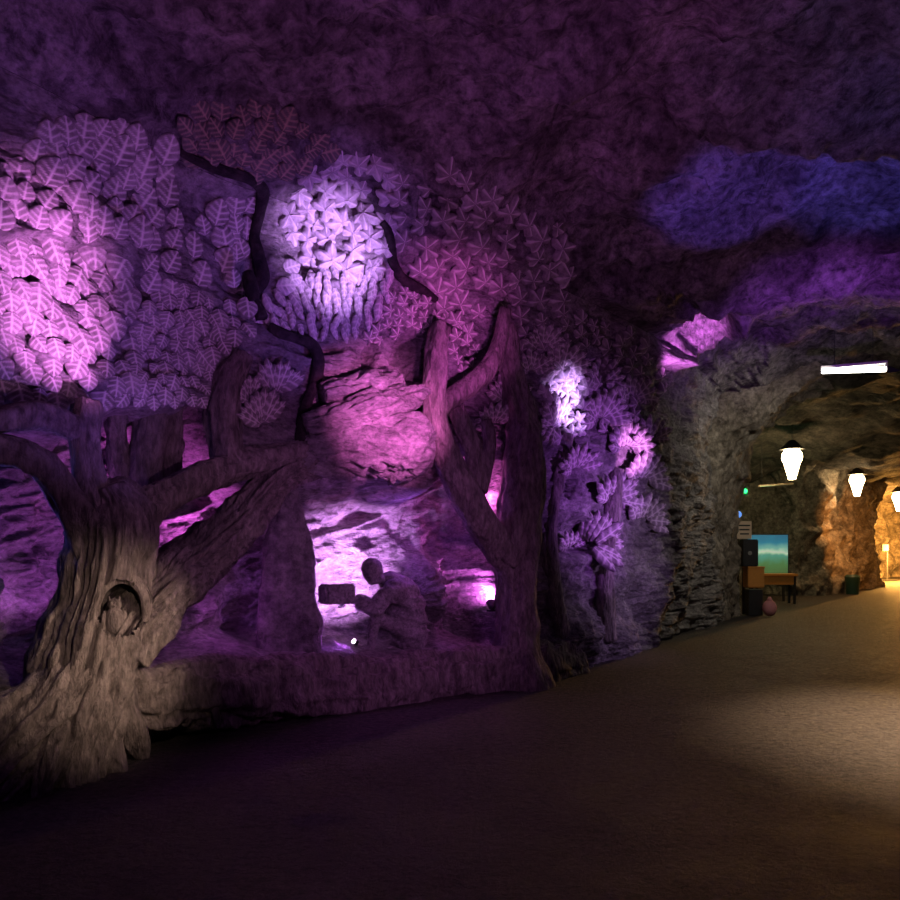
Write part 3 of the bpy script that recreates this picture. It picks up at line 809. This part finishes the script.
# ------------------------------------------------------------------ the snaking branches, shade painted on as near-black stone, with their leaves
def branch_thing(name, pts, mat, label, cat, group, seed, **k):
    p0 = at(pts[0][0], pts[0][1], pts[0][3])
    t = thing(name, p0, label, cat, group)
    path = []; rad = []
    for px, py, hw, u in pts:
        q, n_ = hit(px, py); v_ = (Vector((0, 0, EYE))-q).normalized(); q = q+v_*(hw*q.y/F*0.9+.02); path.append(q); rad.append(hw*q.y/F)
    link('branch', tube_mesh('branch', path, rad, seed=seed, **k), mat, t); return t


B2 = branch_thing('carved_branch', [(262, 318, 6, .10), (252, 296, 6, .12), (262, 278, 7, .13), (258, 255, 6, .14), (254, 235, 5, .13), (260, 210, 5, .12), (262, 190, 6, .11), (248, 178, 5, .10), (222, 170, 5, .10), (200, 162, 4, .08), (180, 152, 3, .08)], M_SHADE,
                  'shade-painted snaking branch under the brown leaves at top centre-left of the carved wall', 'carved branch', 'shade-painted branches on the carved wall', 41, n=120, m=18, disp=0.008)
ptube('twig', M_SHADE, B2, [(255, 300, 6, .12), (251, 286, 7, .12), (248, 272, 5, .10)], seed=42, n=20, m=12, disp=0.006)
cluster('leaf_cluster', M_LEAFB, B2, [(178, 132), (200, 110), (260, 106), (312, 132), (334, 150), (300, 172), (270, 180), (215, 164), (180, 154)], 14, 22, lambda x, y: (x-255)*0.012+0.1, 0.4, 'beech')
cluster('leaf_cluster', M_LEAF, B2, [(240, 196), (250, 200), (248, 232), (232, 262), (226, 230)], 14, 20, 0.1, 0.4, 'beech')

B3 = branch_thing('carved_branch', [(300, 446, 6, .14), (303, 420, 6, .15), (308, 400, 5, .16), (316, 380, 6, .16), (318, 360, 6, .15), (312, 345, 6, .14), (296, 338, 5, .13), (280, 333, 5, .12), (270, 326, 4, .1)], M_SHADE,
                  'shade-painted crooked branch below the brightest pool of leaves, bent like a hook', 'carved branch', 'shade-painted branches on the carved wall', 43, n=110, m=18, disp=0.008)
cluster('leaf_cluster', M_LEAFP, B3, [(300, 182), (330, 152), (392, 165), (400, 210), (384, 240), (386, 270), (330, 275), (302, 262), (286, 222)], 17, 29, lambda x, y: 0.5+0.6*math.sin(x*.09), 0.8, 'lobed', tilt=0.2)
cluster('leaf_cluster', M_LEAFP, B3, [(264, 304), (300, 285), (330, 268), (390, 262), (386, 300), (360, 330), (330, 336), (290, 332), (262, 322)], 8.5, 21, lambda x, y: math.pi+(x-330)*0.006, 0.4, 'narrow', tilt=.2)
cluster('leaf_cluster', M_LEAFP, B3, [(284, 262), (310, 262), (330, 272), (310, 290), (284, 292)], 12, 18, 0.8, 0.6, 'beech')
it = fan(262, 425, 34, 9, -1.3, 0.7)+fan(275, 395, 34, 9, -0.9, 1.0)+fan(250, 400, 26, 7, -1.4, .4)
for q_ in (it[:9], it[9:18], it[18:]): place_leaves('leaf_fan', M_LEAF, B3, q_)
for px, py, rx, ry in ((281, 216, 9, 12), (290, 205, 8, 6), (279, 232, 5, 7), (299, 256, 5, 8), (313, 190, 5, 8), (297, 272, 4, 4), (287, 240, 4, 6)): pass

B4 = branch_thing('carved_branch', [(436, 300, 3, .12), (424, 291, 4, .14), (410, 284, 5, .15), (400, 276, 5, .15), (393, 262, 5, .15), (391, 246, 5, .14), (388, 230, 4, .12), (382, 222, 3, .1)], M_SHADE,
                  'shade-painted thin branch right of the brightest pool of leaves, curving down to the right', 'carved branch', 'shade-painted branches on the carved wall', 45, n=80, m=16, disp=0.006)

# ------------------------------------------------------------------ the right-hand tree
b4 = onfloor(518, 0.30)
T4 = thing('carved_tree', b4, 'tall stone tree right of the crouching figure, its forking limbs lit pink', 'carved tree', 'trees carved in the cave wall')
ptube('trunk', M_BARK, T4, [(520, 690, 34, .32), (518, 660, 25, .30), (517, 620, 20, .27), (516, 580, 19, .25), (518, 540, 20, .22), (522, 500, 21, .2), (524, 460, 19, .18), (524, 425, 15, .15), (516, 395, 12, .12), (508, 360, 10, .1), (504, 325, 8, .1)], n=130, m=50, disp=0.03, lump=0.025, seed=51)
ptube('branch', M_BARK, T4, [(510, 560, 16, .24), (497, 545, 15, .25), (480, 520, 15, .27), (465, 492, 15, .28), (450, 465, 14, .28), (438, 438, 13, .28), (433, 410, 11, .27), (434, 380, 11, .26), (437, 350, 10, .22), (441, 325, 8, .18)], n=110, m=34, disp=0.02, lump=0.015, seed=53)
ptube('branch', M_BARK, T4, [(468, 500, 11, .26), (476, 475, 9, .25), (474, 452, 9, .25), (464, 428, 9, .25), (455, 408, 8, .24)], n=50, m=22, disp=0.015, seed=55)
ptube('branch', M_BARK, T4, [(437, 412, 9, .27), (452, 398, 9, .26), (472, 384, 9, .24), (490, 366, 9, .22), (500, 340, 7, .2), (505, 310, 6, .16)], n=60, m=24, disp=0.015, seed=57)
ptube('branch', M_BARK, T4, [(478, 490, 9, .22), (486, 465, 7, .2), (490, 440, 6, .18), (486, 420, 5, .16)], n=40, m=18, disp=0.012, seed=58)
ptube('root', M_BARK, T4, [(534, 650, 15, .28), (545, 668, 12, .32), (553, 690, 8, .36)], n=30, m=20, disp=0.02, seed=59)
ptube('root', M_BARK, T4, [(508, 655, 14, .32), (498, 675, 12, .36), (486, 695, 9, .4)], n=30, m=20, disp=0.02, seed=60)
cluster('leaf_cluster', M_LEAF, T4, [(396, 180), (450, 172), (505, 205), (562, 230), (568, 300), (530, 318), (470, 338), (440, 318), (410, 275), (396, 232)], 17, 28, lambda x, y: 0.4*math.sin(x*.1+y*.06), 0.9, 'lobed', tilt=0.2)
cluster('leaf_cluster', M_LEAF, T4, [(366, 338), (386, 300), (402, 288), (470, 330), (484, 350), (464, 374), (446, 350), (430, 330), (402, 328), (386, 342)], 9.5, 15, lambda x, y: (x-420)*0.01, 0.8, 'lobed', tilt=0.25)

# ------------------------------------------------------------------ the shrubs and ferns carved right of it
b5 = onfloor(600, 0.10)
T5 = thing('carved_shrub', b5, 'carved stone shrub with fern-like leaf fans on the wall between right-hand tree and arch', 'carved shrub')
ptube('stem', M_BARK, T5, [(562, 640, 10, .08), (552, 590, 9, .10), (548, 540, 9, .12), (552, 500, 8, .12), (560, 465, 7, .12), (566, 435, 6, .1)], n=70, m=20, disp=0.02, lump=0.01, seed=61)
ptube('stem', M_BARK, T5, [(606, 640, 10, .06), (604, 590, 9, .08), (606, 545, 8, .08), (612, 505, 8, .1), (616, 470, 7, .1)], n=60, m=20, disp=0.02, lump=0.01, seed=62)
it = []
for cx, cy, r_, n_, a0, a1 in ((505, 400, 26, 9, -1.4, 1.4), (492, 425, 24, 9, -2.2, 1.0), (560, 372, 30, 9, -1.5, 1.5), (600, 420, 32, 11, -1.8, 1.6), (625, 448, 30, 10, -1.6, 1.8), (600, 385, 28, 9, -1.4, 1.6), (556, 425, 28, 11, -2.6, 0.4),
                               (542, 350, 26, 8, -1.3, 1.3), (590, 545, 34, 12, -0.6, 2.6), (612, 500, 30, 10, -1.4, 2.0), (640, 480, 30, 10, -1.2, 1.8), (630, 400, 26, 9, -1.5, 1.5), (575, 470, 26, 10, -1.8, 1.2), (640, 520, 28, 9, -1, 2), (570, 548, 20, 7, -1.6, 1.2), (530, 372, 24, 8, -1.5, 1.4), (648, 440, 24, 8, -1.5, 1.5)):
    place_leaves('leaf_fan', M_LEAF, T5, fan(cx, cy, r_, n_, a0, a1))
cluster('leaf_cluster', M_LEAFP, T5, [(540, 368), (575, 360), (588, 384), (580, 430), (562, 446), (545, 430)], 11, 20, 0.0, 1.2, 'lobed', tilt=0.25)
cluster('leaf_cluster', M_LEAF, T5, [(500, 335), (560, 312), (640, 338), (664, 380), (640, 432), (600, 440), (585, 380), (540, 362), (505, 372)], 12, 18, 0.2, 1.2, 'lobed', tilt=0.25)

# ------------------------------------------------------------------ rock slabs over the recess
OC = thing('rock_outcrop', at(370, 470, 0.0), 'layered rock outcrop lit pink, jutting out above the crouching figure', 'rock')
ptube('rock_layer', M_LEAFP, OC, [(296, 456, 8, .05), (330, 452, 18, .12), (370, 446, 26, .2), (400, 447, 29, .24), (420, 458, 20, .22), (430, 466, 6, .2)], n=140, m=90, disp=0.05, lump=0.10, seed=71, bark=22, depth=[.5, .5, .5, .5, .5, .5])
ptube('rock_layer', M_LEAFP, OC, [(305, 425, 7, .08), (345, 416, 11, .18), (380, 405, 13, .25), (408, 396, 10, .28), (427, 392, 5, .28)], n=120, m=60, disp=0.04, lump=0.06, seed=73, bark=22)
ptube('rock_layer', M_LEAFP, OC, [(322, 395, 8, .02), (350, 392, 14, .06), (380, 386, 12, .1), (400, 378, 6, .12)], n=100, m=60, disp=0.04, lump=0.06, seed=75, bark=22)
for a_ in OC.children: a_.data.materials[0] = M_WALL

# the standing slab beside the figure
rows = [(288, 484, 3), (290, 500, 9), (288, 525, 18), (288, 555, 24), (287, 585, 27), (288, 615, 29), (290, 640, 31), (290, 656, 32)]
pp = []; rr = []
for x_, y_, h_ in rows:
    q = at(x_, y_, -0.32); pp.append(q); rr.append(h_*q.y/F)
me = tube_mesh('standing_slab', pp, rr, n=70, m=48, disp=0.02, lump=0.03, seed=81, depth=[.6]*len(rr), power=4.0)
tag(link('standing_slab', me, M_SLAB), 'tall pointed dark stone slab standing left of the crouching figure', 'stone slab')

# the ledge along the foot of the carving
pp = []; rr = []
for x_, y_, h_, u_ in ((128, 706, 20, .34), (160, 703, 26, .32), (210, 695, 28, .30), (270, 691, 27, .28), (340, 688, 25, .26), (410, 681, 24, .24), (470, 674, 23, .22), (530, 668, 22, .18), (572, 660, 18, .08)):
    q = at(x_, y_, u_); pp.append(q); rr.append(h_*q.y/F)
me = tube_mesh('rock_ledge', pp, rr, n=260, m=70, disp=0.03, lump=0.07, seed=83, power=2.6, depth=[1.0]*len(rr))
tag(link('rock_ledge', me, M_BARK), 'long low rough stone ledge running along the foot of the carved wall', 'ledge')

# ------------------------------------------------------------------ the crouching stone figure
def capsule(bm, a, b, r1, r2, seg=14):
    a = Vector(a); b = Vector(b); n_ = max(2, int((b-a).length/(0.5*max(r1, r2)))+1)
    cyl(bm, a, b, r1, r2, seg)
    bmesh.ops.create_icosphere(bm, subdivisions=2, radius=r1, matrix=Matrix.Translation(a))
    bmesh.ops.create_icosphere(bm, subdivisions=2, radius=r2, matrix=Matrix.Translation(b))


def remesh(name, fn, voxel, mat, parent, smooth=4, post=None):
    me = bm_mesh(name, fn); o = bpy.data.objects.new(name, me); COL.objects.link(o)
    md = o.modifiers.new('r', 'REMESH'); md.mode = 'VOXEL'; md.voxel_size = voxel
    if smooth:
        ms = o.modifiers.new('s', 'SMOOTH'); ms.iterations = smooth; ms.factor = 0.5
    dg = bpy.context.evaluated_depsgraph_get(); m2 = bpy.data.meshes.new_from_object(o.evaluated_get(dg)); m2.name = name
    bpy.data.objects.remove(o); 
    if post:
        V_ = np.empty(len(m2.vertices)*3, np.float32); m2.vertices.foreach_get('co', V_); N_ = np.empty_like(V_); m2.vertices.foreach_get('normal', N_)
        V_ = V_.reshape(-1, 3)+N_.reshape(-1, 3)*post(V_.reshape(-1, 3).astype(float))[:, None]; m2.vertices.foreach_set('co', V_.astype(np.float32).ravel()); m2.update()
    m2.polygons.foreach_set('use_smooth', [True]*len(m2.polygons))
    return link(name, m2, mat, parent)


U = -0.42
g = lambda px, py, du=0.0: at(px, py, U+du)
ST = thing('person', g(398, 655), 'crouching stone figure in a cap and folded jacket, head bowed, reaching towards the tall slab', 'statue')
pel = g(408, 628); chest = g(397, 594); neck = g(384, 582); head = g(371, 571)
wt = np.array([norm_s(float(s_of_px(385)))[1], -norm_s(float(s_of_px(385)))[0]]); fwd = Vector((-wt[0], -wt[1], 0)); lat = Vector((-fwd.y, fwd.x, 0))
if lat.y > 0: lat = -lat
def body(bm):
    capsule(bm, pel, g(406, 610), .15, .165); capsule(bm, g(406, 610), chest, .165, .15); capsule(bm, chest, neck, .14, .07); capsule(bm, neck, head, .062, .07)
    hd = (fwd*0.8+Vector((0, 0, -0.45))).normalized(); upv = hd.cross(lat); upv = upv if upv.z > 0 else -upv
    sph(bm, head, .125, (0.86, 1.0, 1.0), 24); sph(bm, head+hd*0.05-upv*0.06, .09, (0.85, 0.9, 1.0), 20)
    capsule(bm, head+hd*0.118-upv*0.005, head+hd*0.15-upv*0.04, .012, .020)
    for sgn in (-1, 1):
        sph(bm, head+lat*0.115*sgn-upv*0.02, .028, (0.7, 0.7, 1.1), 12)
        sph(bm, head+hd*0.11+lat*0.04*sgn+upv*0.02, .016, seg=10)
    capsule(bm, head+hd*0.13-upv*0.085-lat*.025, head+hd*0.13-upv*0.085+lat*.025, .012, .012)
    for sgn, sh, el, ha, kn, an, to, hip in ((1, g(394, 590, .20), g(375, 608, .20), g(352, 601, .05), g(375, 617, .16), g(371, 648, .14), g(358, 653, .14), g(408, 632, .10)),
                                         (-1, g(394, 590, -.18), g(372, 606, -.18), g(350, 598, -.08), g(392, 650, -.14), g(424, 650, -.14), g(436, 652, -.14), g(408, 632, -.10))):
        capsule(bm, chest, sh, .09, .075); capsule(bm, sh, el, .068, .054); capsule(bm, el, ha, .05, .034)
        capsule(bm, pel, hip, .12, .11); capsule(bm, hip, kn, .105, .074); capsule(bm, kn, an, .072, .048); capsule(bm, an, to, .048, .036)
        d = (ha-el).normalized(); s2 = Vector((0, 0, 1)); tip = ha+d*0.075
        capsule(bm, ha, tip, .034, .036)
        for q in range(4):
            o_ = s2*(-.033+.022*q); kb = tip+o_+d*(0.028+.004*(q in (1, 2))); capsule(bm, tip+o_*0.9, kb, .0105, .010, 8); capsule(bm, kb, kb+d*0.018-lat*0.02*sgn, .010, .008, 8)
        capsule(bm, ha+s2*0.03, ha+d*0.05+s2*0.058, .013, .010, 8)
remesh('body', body, 0.011, M_FIG, ST, 3)
def jacket(bm):
    capsule(bm, g(410, 634), g(407, 612), .22, .235); capsule(bm, g(407, 612), g(401, 594), .235, .205); capsule(bm, g(401, 594), g(390, 583), .19, .11)
    for sg, sh, el, wr in ((1, g(394, 590, .20), g(375, 608, .20), g(361, 604, .11)), (-1, g(394, 590, -.18), g(372, 606, -.18), g(360, 601, -.12))):
        capsule(bm, g(400, 594), sh, .14, .11); capsule(bm, sh, el, .105, .085); capsule(bm, el, wr, .082, .062)
    capsule(bm, g(410, 640), g(418, 648, .05), .18, .10)
fold = lambda P: 0.026*ridge(np.stack([P[:, 0]*3, P[:, 1]*3, P[:, 2]*11+P[:, 0]*2], -1), 2, 401)
remesh('jacket', jacket, 0.014, M_FIG, ST, 3, fold)
def cap(bm):
    hd = (fwd*0.8+Vector((0, 0, -0.45))).normalized(); upv = hd.cross(lat); upv = upv if upv.z > 0 else -upv
    sph(bm, head+upv*0.03-hd*.005, .138, (0.92, 1.0, 0.92), 24)
    capsule(bm, head+hd*0.11+upv*0.04-lat*.035, head+hd*0.11+upv*0.04+lat*.035, .03, .03)
remesh('cap', cap, 0.012, M_FIG, ST, 3)
# the block the figure works at
bc = g(337, 594, -.02)
def blk_(bm):
    box(bm, bc, (.36, .24, .22), math.atan2(fwd.y, fwd.x), 0.02)
o = link('stone_block', bm_mesh('stone_block', blk_), M_FIG); tag(o, 'dark stone block held in front of the crouching figure against the slab', 'stone block')

# ------------------------------------------------------------------ fluorescent tube over the portal
M_TUBE = mat_emit('fluorescent_tube', (1.0, 0.97, 0.86), 9.0)
M_WHITE = mat_plain('white_metal', (0.75, 0.74, 0.7), 0.5)
a0 = atY(822, 371, 13.6); a1 = atY(886, 369, 13.2)
FL = thing('fluorescent_light', (a0+a1)/2+Vector((0, 0, 0.25)), 'white fluorescent tube light hanging above the arch into the tunnel', 'ceiling light')
link('tube', bm_mesh('tube', lambda bm: cyl(bm, a0, a1, .05, seg=14)), M_TUBE, FL)
def hs(bm):
    d = (a1-a0); box(bm, (a0+a1)/2+Vector((0, 0, .085)), (d.length*1.04, .12, .05), math.atan2(d.y, d.x), .008)
    for e_ in (a0, a1): box(bm, e_+Vector((0, 0, .03)), (.04, .08, .12), math.atan2(d.y, d.x), .004)
link('fitting', bm_mesh('fitting', hs), M_WHITE, FL)
def up_dist(q):
    h_ = bvh_ceil.ray_cast(q+Vector((0, 0, .05)), Vector((0, 0, 1))); return (h_[3]+.08) if h_[0] is not None else 1.0
for f_ in (.2, .8):
    q = a0.lerp(a1, f_); link('hanger', bm_mesh('hanger', lambda bm: cyl(bm, q+Vector((0, 0, .1)), q+Vector((0, 0, up_dist(q))), .005, seg=8)), M_BLACK, FL)
lt = bpy.data.lights.new('fluorescent_beam', 'AREA'); lt.shape = 'RECTANGLE'; lt.size = 1.2; lt.size_y = .12; lt.energy = 52; lt.color = (1.0, .92, .75)
lo = bpy.data.objects.new('fluorescent_beam', lt); COL.objects.link(lo); lo.location = (a0+a1)/2+Vector((0, 0, -.07)); aim(lo, (5.7, 15.8, 0.6))

# ------------------------------------------------------------------ tunnel lamps
M_BULB = mat_emit('lamp_bulb', (1.0, 0.72, 0.36), 30.0)
def tunnel_lamp(px, py, Y, power, r, label, color=(1.0, .52, .18)):
    p = atY(px, py, Y)
    t = thing('tunnel_lamp', p+Vector((0, 0, .5)), label, 'lamp', 'warm bulbs hanging in the tunnel')
    def bl(bm):
        sph(bm, p, r, (1, 1, 1.0), 16); cyl(bm, p+Vector((0, 0, -r*2.3)), p+Vector((0, 0, -r*.4)), r*.35, r*.85, 14)
    link('bulb', bm_mesh('bulb', bl, True), M_BULB, t)
    link('shade', bm_mesh('shade', lambda bm: cyl(bm, p+Vector((0, 0, r*.75)), p+Vector((0, 0, r*1.7)), r*1.25, r*.3, 18)), M_BLACK, t)
    link('cord', bm_mesh('cord', lambda bm: cyl(bm, p+Vector((0, 0, r*1.6)), p+Vector((0, 0, 1.0)), .012, seg=8)), M_BLACK, t)
    spot(p+Vector((0, 0, -r*2.6)), p+Vector((0.02, 0, -3)), power, color, 150, .6, r*.6, 'lamp_beam')
tunnel_lamp(792, 457, 21.5, 60, .28, 'nearest warm bulb hanging in the tunnel, large and bright, in front of the dark chamber')
tunnel_lamp(857, 480, 26.5, 130, .25, 'middle warm bulb hanging in the tunnel, in front of the orange rock pier')
tunnel_lamp(899, 497, 34.0, 900, .28, 'farthest warm bulb in the tunnel, at the right edge above the glowing orange wall', (1.0, .52, .14))
point(atY(880, 556, 36.5)+Vector((0.0, 0.6, 0)), 2600, (1.0, .42, .07), .2)
point((23.5, 38.0, 1.6), 5500, (1.0, .44, .08), .3)
point((9.8, 23.0, 3.0), 16, (.35, 1.0, .55), .2)
spot((13.5, 21.5, 3.9), (14.9, 28.6, 2.2), 2600, (1.0, .36, .07), 40, .9)
# ------------------------------------------------------------------ things in and before the dark chamber
M_CREAM = mat_plain('cream_board', (.72, .56, .40), .6); M_ORNG = mat_plain('orange_wood', (.62, .26, .05), .6); M_STEEL = mat_plain('grey_steel', (.30, .30, .28), .5, .3)
def mat_screen():
    m = bpy.data.materials.new('landscape_picture'); m.use_nodes = True; N = m.node_tree.nodes; L = m.node_tree.links; b = N['Principled BSDF']
    tc_ = N.new('ShaderNodeTexCoord'); sp = N.new('ShaderNodeSeparateXYZ'); L.new(tc_.outputs['Generated'], sp.inputs[0])
    nz = N.new('ShaderNodeTexNoise'); nz.inputs['Scale'].default_value = 3.0; L.new(tc_.outputs['Generated'], nz.inputs['Vector'])
    ma = N.new('ShaderNodeMath'); ma.operation = 'MULTIPLY_ADD'; ma.inputs[1].default_value = .30; ma.inputs[2].default_value = -.15; L.new(nz.outputs['Fac'], ma.inputs[0])
    m2 = N.new('ShaderNodeMath'); L.new(sp.outputs['Z'], m2.inputs[0]); L.new(ma.outputs[0], m2.inputs[1])
    r = N.new('ShaderNodeValToRGB'); e = r.color_ramp.elements
    e[0].position = 0.0; e[0].color = (.10, .14, .05, 1); e[1].position = 1.0; e[1].color = (.03, .16, .32, 1)
    for p_, c_ in ((.3, (.10, .26, .10)), (.48, (.10, .40, .34)), (.58, (.62, .86, .72)), (.68, (.18, .50, .50)), (.85, (.03, .22, .40))):
        q = e.new(p_); q.color = (*c_, 1)
    L.new(m2.outputs[0], r.inputs['Fac']); L.new(r.outputs[0], b.inputs['Base Color']); L.new(r.outputs[0], b.inputs['Emission Color']); b.inputs['Emission Strength'].default_value = .42
    return m
Yc = 23.4
c0 = atY(767, 556, Yc); wS = 40*Yc/F; hS = 42*Yc/F
DS = thing('display_screen', onfloor(0, 0) if False else Vector((c0.x, c0.y, 0)), 'lit blue-green landscape picture screen on a stand in the dark chamber', 'display screen')
link('frame', bm_mesh('frame', lambda bm: box(bm, c0, (wS*1.06, .10, hS*1.06), 0, .01)), M_BLACK, DS)
link('picture', bm_mesh('picture', lambda bm: box(bm, c0+Vector((0, -.055, 0)), (wS, .01, hS))), mat_screen(), DS)
for sx in (-1, 1): link('leg', bm_mesh('leg', lambda bm: box(bm, Vector((c0.x+sx*wS*.42, c0.y+.02, (c0.z-hS*.5)/2)), (.06, .06, c0.z-hS*.5))), M_BLACK, DS)
# low orange counter before the screen
q0 = atY(773, 582, 22.4)
CT = thing('counter', Vector((q0.x, q0.y, 0)), 'low orange wooden counter in front of the picture screen', 'counter')
link('top', bm_mesh('top', lambda bm: box(bm, Vector((q0.x, q0.y, .86)), (1.28, .5, .07), 0, .01)), M_ORNG, CT)
link('front_panel', bm_mesh('front_panel', lambda bm: box(bm, Vector((q0.x, q0.y-.18, .70)), (1.20, .04, .25))), M_ORNG, CT)
for sx in (-1, 1):
    for sy in (-1, 1): link('leg', bm_mesh('leg', lambda bm: box(bm, Vector((q0.x+sx*.56, q0.y+sy*.18, .415)), (.06, .06, .83))), M_BLACK, CT)
# stack at the jamb: blue globe, notice board, black bin, orange box, pink ball
Ys = 18.6
def zz(py): return EYE+(HY-py)/F*Ys
def xx(px): return (px+4-450)/F*Ys
SG = thing('notice_board', Vector((xx(740), Ys, 0)), 'cream notice board with dark lines of text beside the arch jamb', 'sign')
link('board', bm_mesh('board', lambda bm: box(bm, Vector((xx(740), Ys, zz(530))), (.36, .05, .44), 0, .006)), M_CREAM, SG)
for k_ in range(3): link('text_line', bm_mesh('text_line', lambda bm: box(bm, Vector((xx(740), Ys-.027, zz(525.5+4.2*k_))), (.28-.03*k_, .008, .035))), M_BLACK, SG)
link('post', bm_mesh('post', lambda bm: box(bm, Vector((xx(740), Ys+.05, zz(530)/2)), (.05, .05, zz(530)))), M_BLACK, SG)
GL = thing('blue_lamp', Vector((xx(738), Ys+.25, zz(514))), 'small round blue lamp just above the cream notice board', 'lamp')
link('globe', bm_mesh('globe', lambda bm: sph(bm, Vector((xx(738), Ys+.25, zz(514))), .085, seg=20), True), mat_emit('blue_globe', (.12, .30, .85), 1.1), GL)
link('post', bm_mesh('post', lambda bm: cyl(bm, (xx(738), Ys+.25, 0), (xx(738), Ys+.25, zz(516)), .02)), M_BLACK, GL)
BN = thing('speaker_cabinet', Vector((xx(741), Ys-.12, zz(567))), 'black upright cabinet below the cream notice board', 'cabinet')
link('body', bm_mesh('body', lambda bm: box(bm, Vector((xx(741), Ys-.22, zz(568)+.376)), (.37, .30, .66), 0, .02)), M_BLACK, BN)
link('dial', bm_mesh('dial', lambda bm: cyl(bm, (xx(740), Ys-.375, zz(553)), (xx(740), Ys-.36, zz(553)), .05)), M_STEEL, BN)
OB = thing('storage_box', Vector((xx(746), Ys-.2, 0)), 'orange box standing under the black cabinet beside the arch', 'box')
link('body', bm_mesh('body', lambda bm: box(bm, Vector((xx(746), Ys-.22, zz(577.5))), (.40, .34, .48), 0, .02)), M_ORNG, OB)
link('lid', bm_mesh('lid', lambda bm: box(bm, Vector((xx(746), Ys-.22, zz(568)+.02)), (.42, .36, .05), 0, .01)), M_ORNG, OB)
link('stand', bm_mesh('stand', lambda bm: box(bm, Vector((xx(746), Ys-.22, zz(588)/2-.01)), (.34, .28, zz(588)-.02), 0, .01)), M_BLACK, OB)
PB = link('pink_bag', bm_mesh('pink_bag', lambda bm: (sph(bm, Vector((xx(757), Ys-.5, .20)), .20, (.85, .75, 1.0), 18), cyl(bm, (xx(757), Ys-.5, .36), (xx(757), Ys-.5, .47), .08, .03)), True), mat_plain('pink_cloth', (.62, .25, .26), .8))
tag(PB, 'small round pink bag on the floor at the foot of the arch jamb', 'bag')
gp = atY(745, 491, 19.6)
EX = thing('exit_light', gp, 'small green light high on the chamber wall by the arch jamb', 'light')
link('lamp', bm_mesh('lamp', lambda bm: sph(bm, gp, .06, seg=16), True), mat_emit('green_lamp', (.04, .9, .22), 2.6), EX)
link('backplate', bm_mesh('backplate', lambda bm: box(bm, gp+Vector((0, .09, 0)), (.2, .06, .2), 0, .01)), M_BLACK, EX)
point(gp+Vector((.15, -.15, 0)), 4, (.05, 1, .25), .05)
# pale pipe slung across the chamber
pa = atY(759, 486, 23.0); pb = atY(793, 483.5, 24.0)
PP = thing('pipe', (pa+pb)/2, 'thin pale pipe slung across the top of the dark chamber', 'pipe')
link('tube', bm_mesh('tube', lambda bm: cyl(bm, pa, pb, .03)), M_CREAM, PP)
for f_ in (.08, .92):
    q = pa.lerp(pb, f_); link('hanger', bm_mesh('hanger', lambda bm: cyl(bm, q, q+Vector((0, 0, 1.4)), .01, seg=8)), M_BLACK, PP)
# green bin at the foot of the pier
gb = atY(850, 590, 27.6)
GB = thing('waste_bin', Vector((gb.x-.1, gb.y-.35, 0)), 'dark green bin on the floor at the foot of the orange rock pier', 'bin')
link('body', bm_mesh('body', lambda bm: cyl(bm, Vector((gb.x-.1, gb.y-.35, 0)), Vector((gb.x-.1, gb.y-.35, .62)), .21, .26, 20)), mat_plain('dark_green', (.02, .07, .05), .5), GB)
link('lid', bm_mesh('lid', lambda bm: cyl(bm, Vector((gb.x-.1, gb.y-.35, .62)), Vector((gb.x-.1, gb.y-.35, .70)), .28, .20, 20)), mat_plain('dark_green_lid', (.015, .05, .04), .5), GB)
# post with a box head in the glowing tunnel
sp_ = atY(887, 577, 39.0)
PS = thing('sign_post', Vector((sp_.x, sp_.y, 0)), 'thin dark post with a small box head before the glowing orange wall', 'post')
link('pole', bm_mesh('pole', lambda bm: cyl(bm, (sp_.x, sp_.y, .05), (sp_.x, sp_.y, 1.5), .05)), M_BLACK, PS)
link('head', bm_mesh('head', lambda bm: box(bm, Vector((sp_.x-.12, sp_.y, 1.72)), (.34, .16, .34), 0, .02)), M_BLACK, PS)
link('foot', bm_mesh('foot', lambda bm: box(bm, Vector((sp_.x, sp_.y, .035)), (1.0, .4, .07), 0, .02)), M_BLACK, PS)
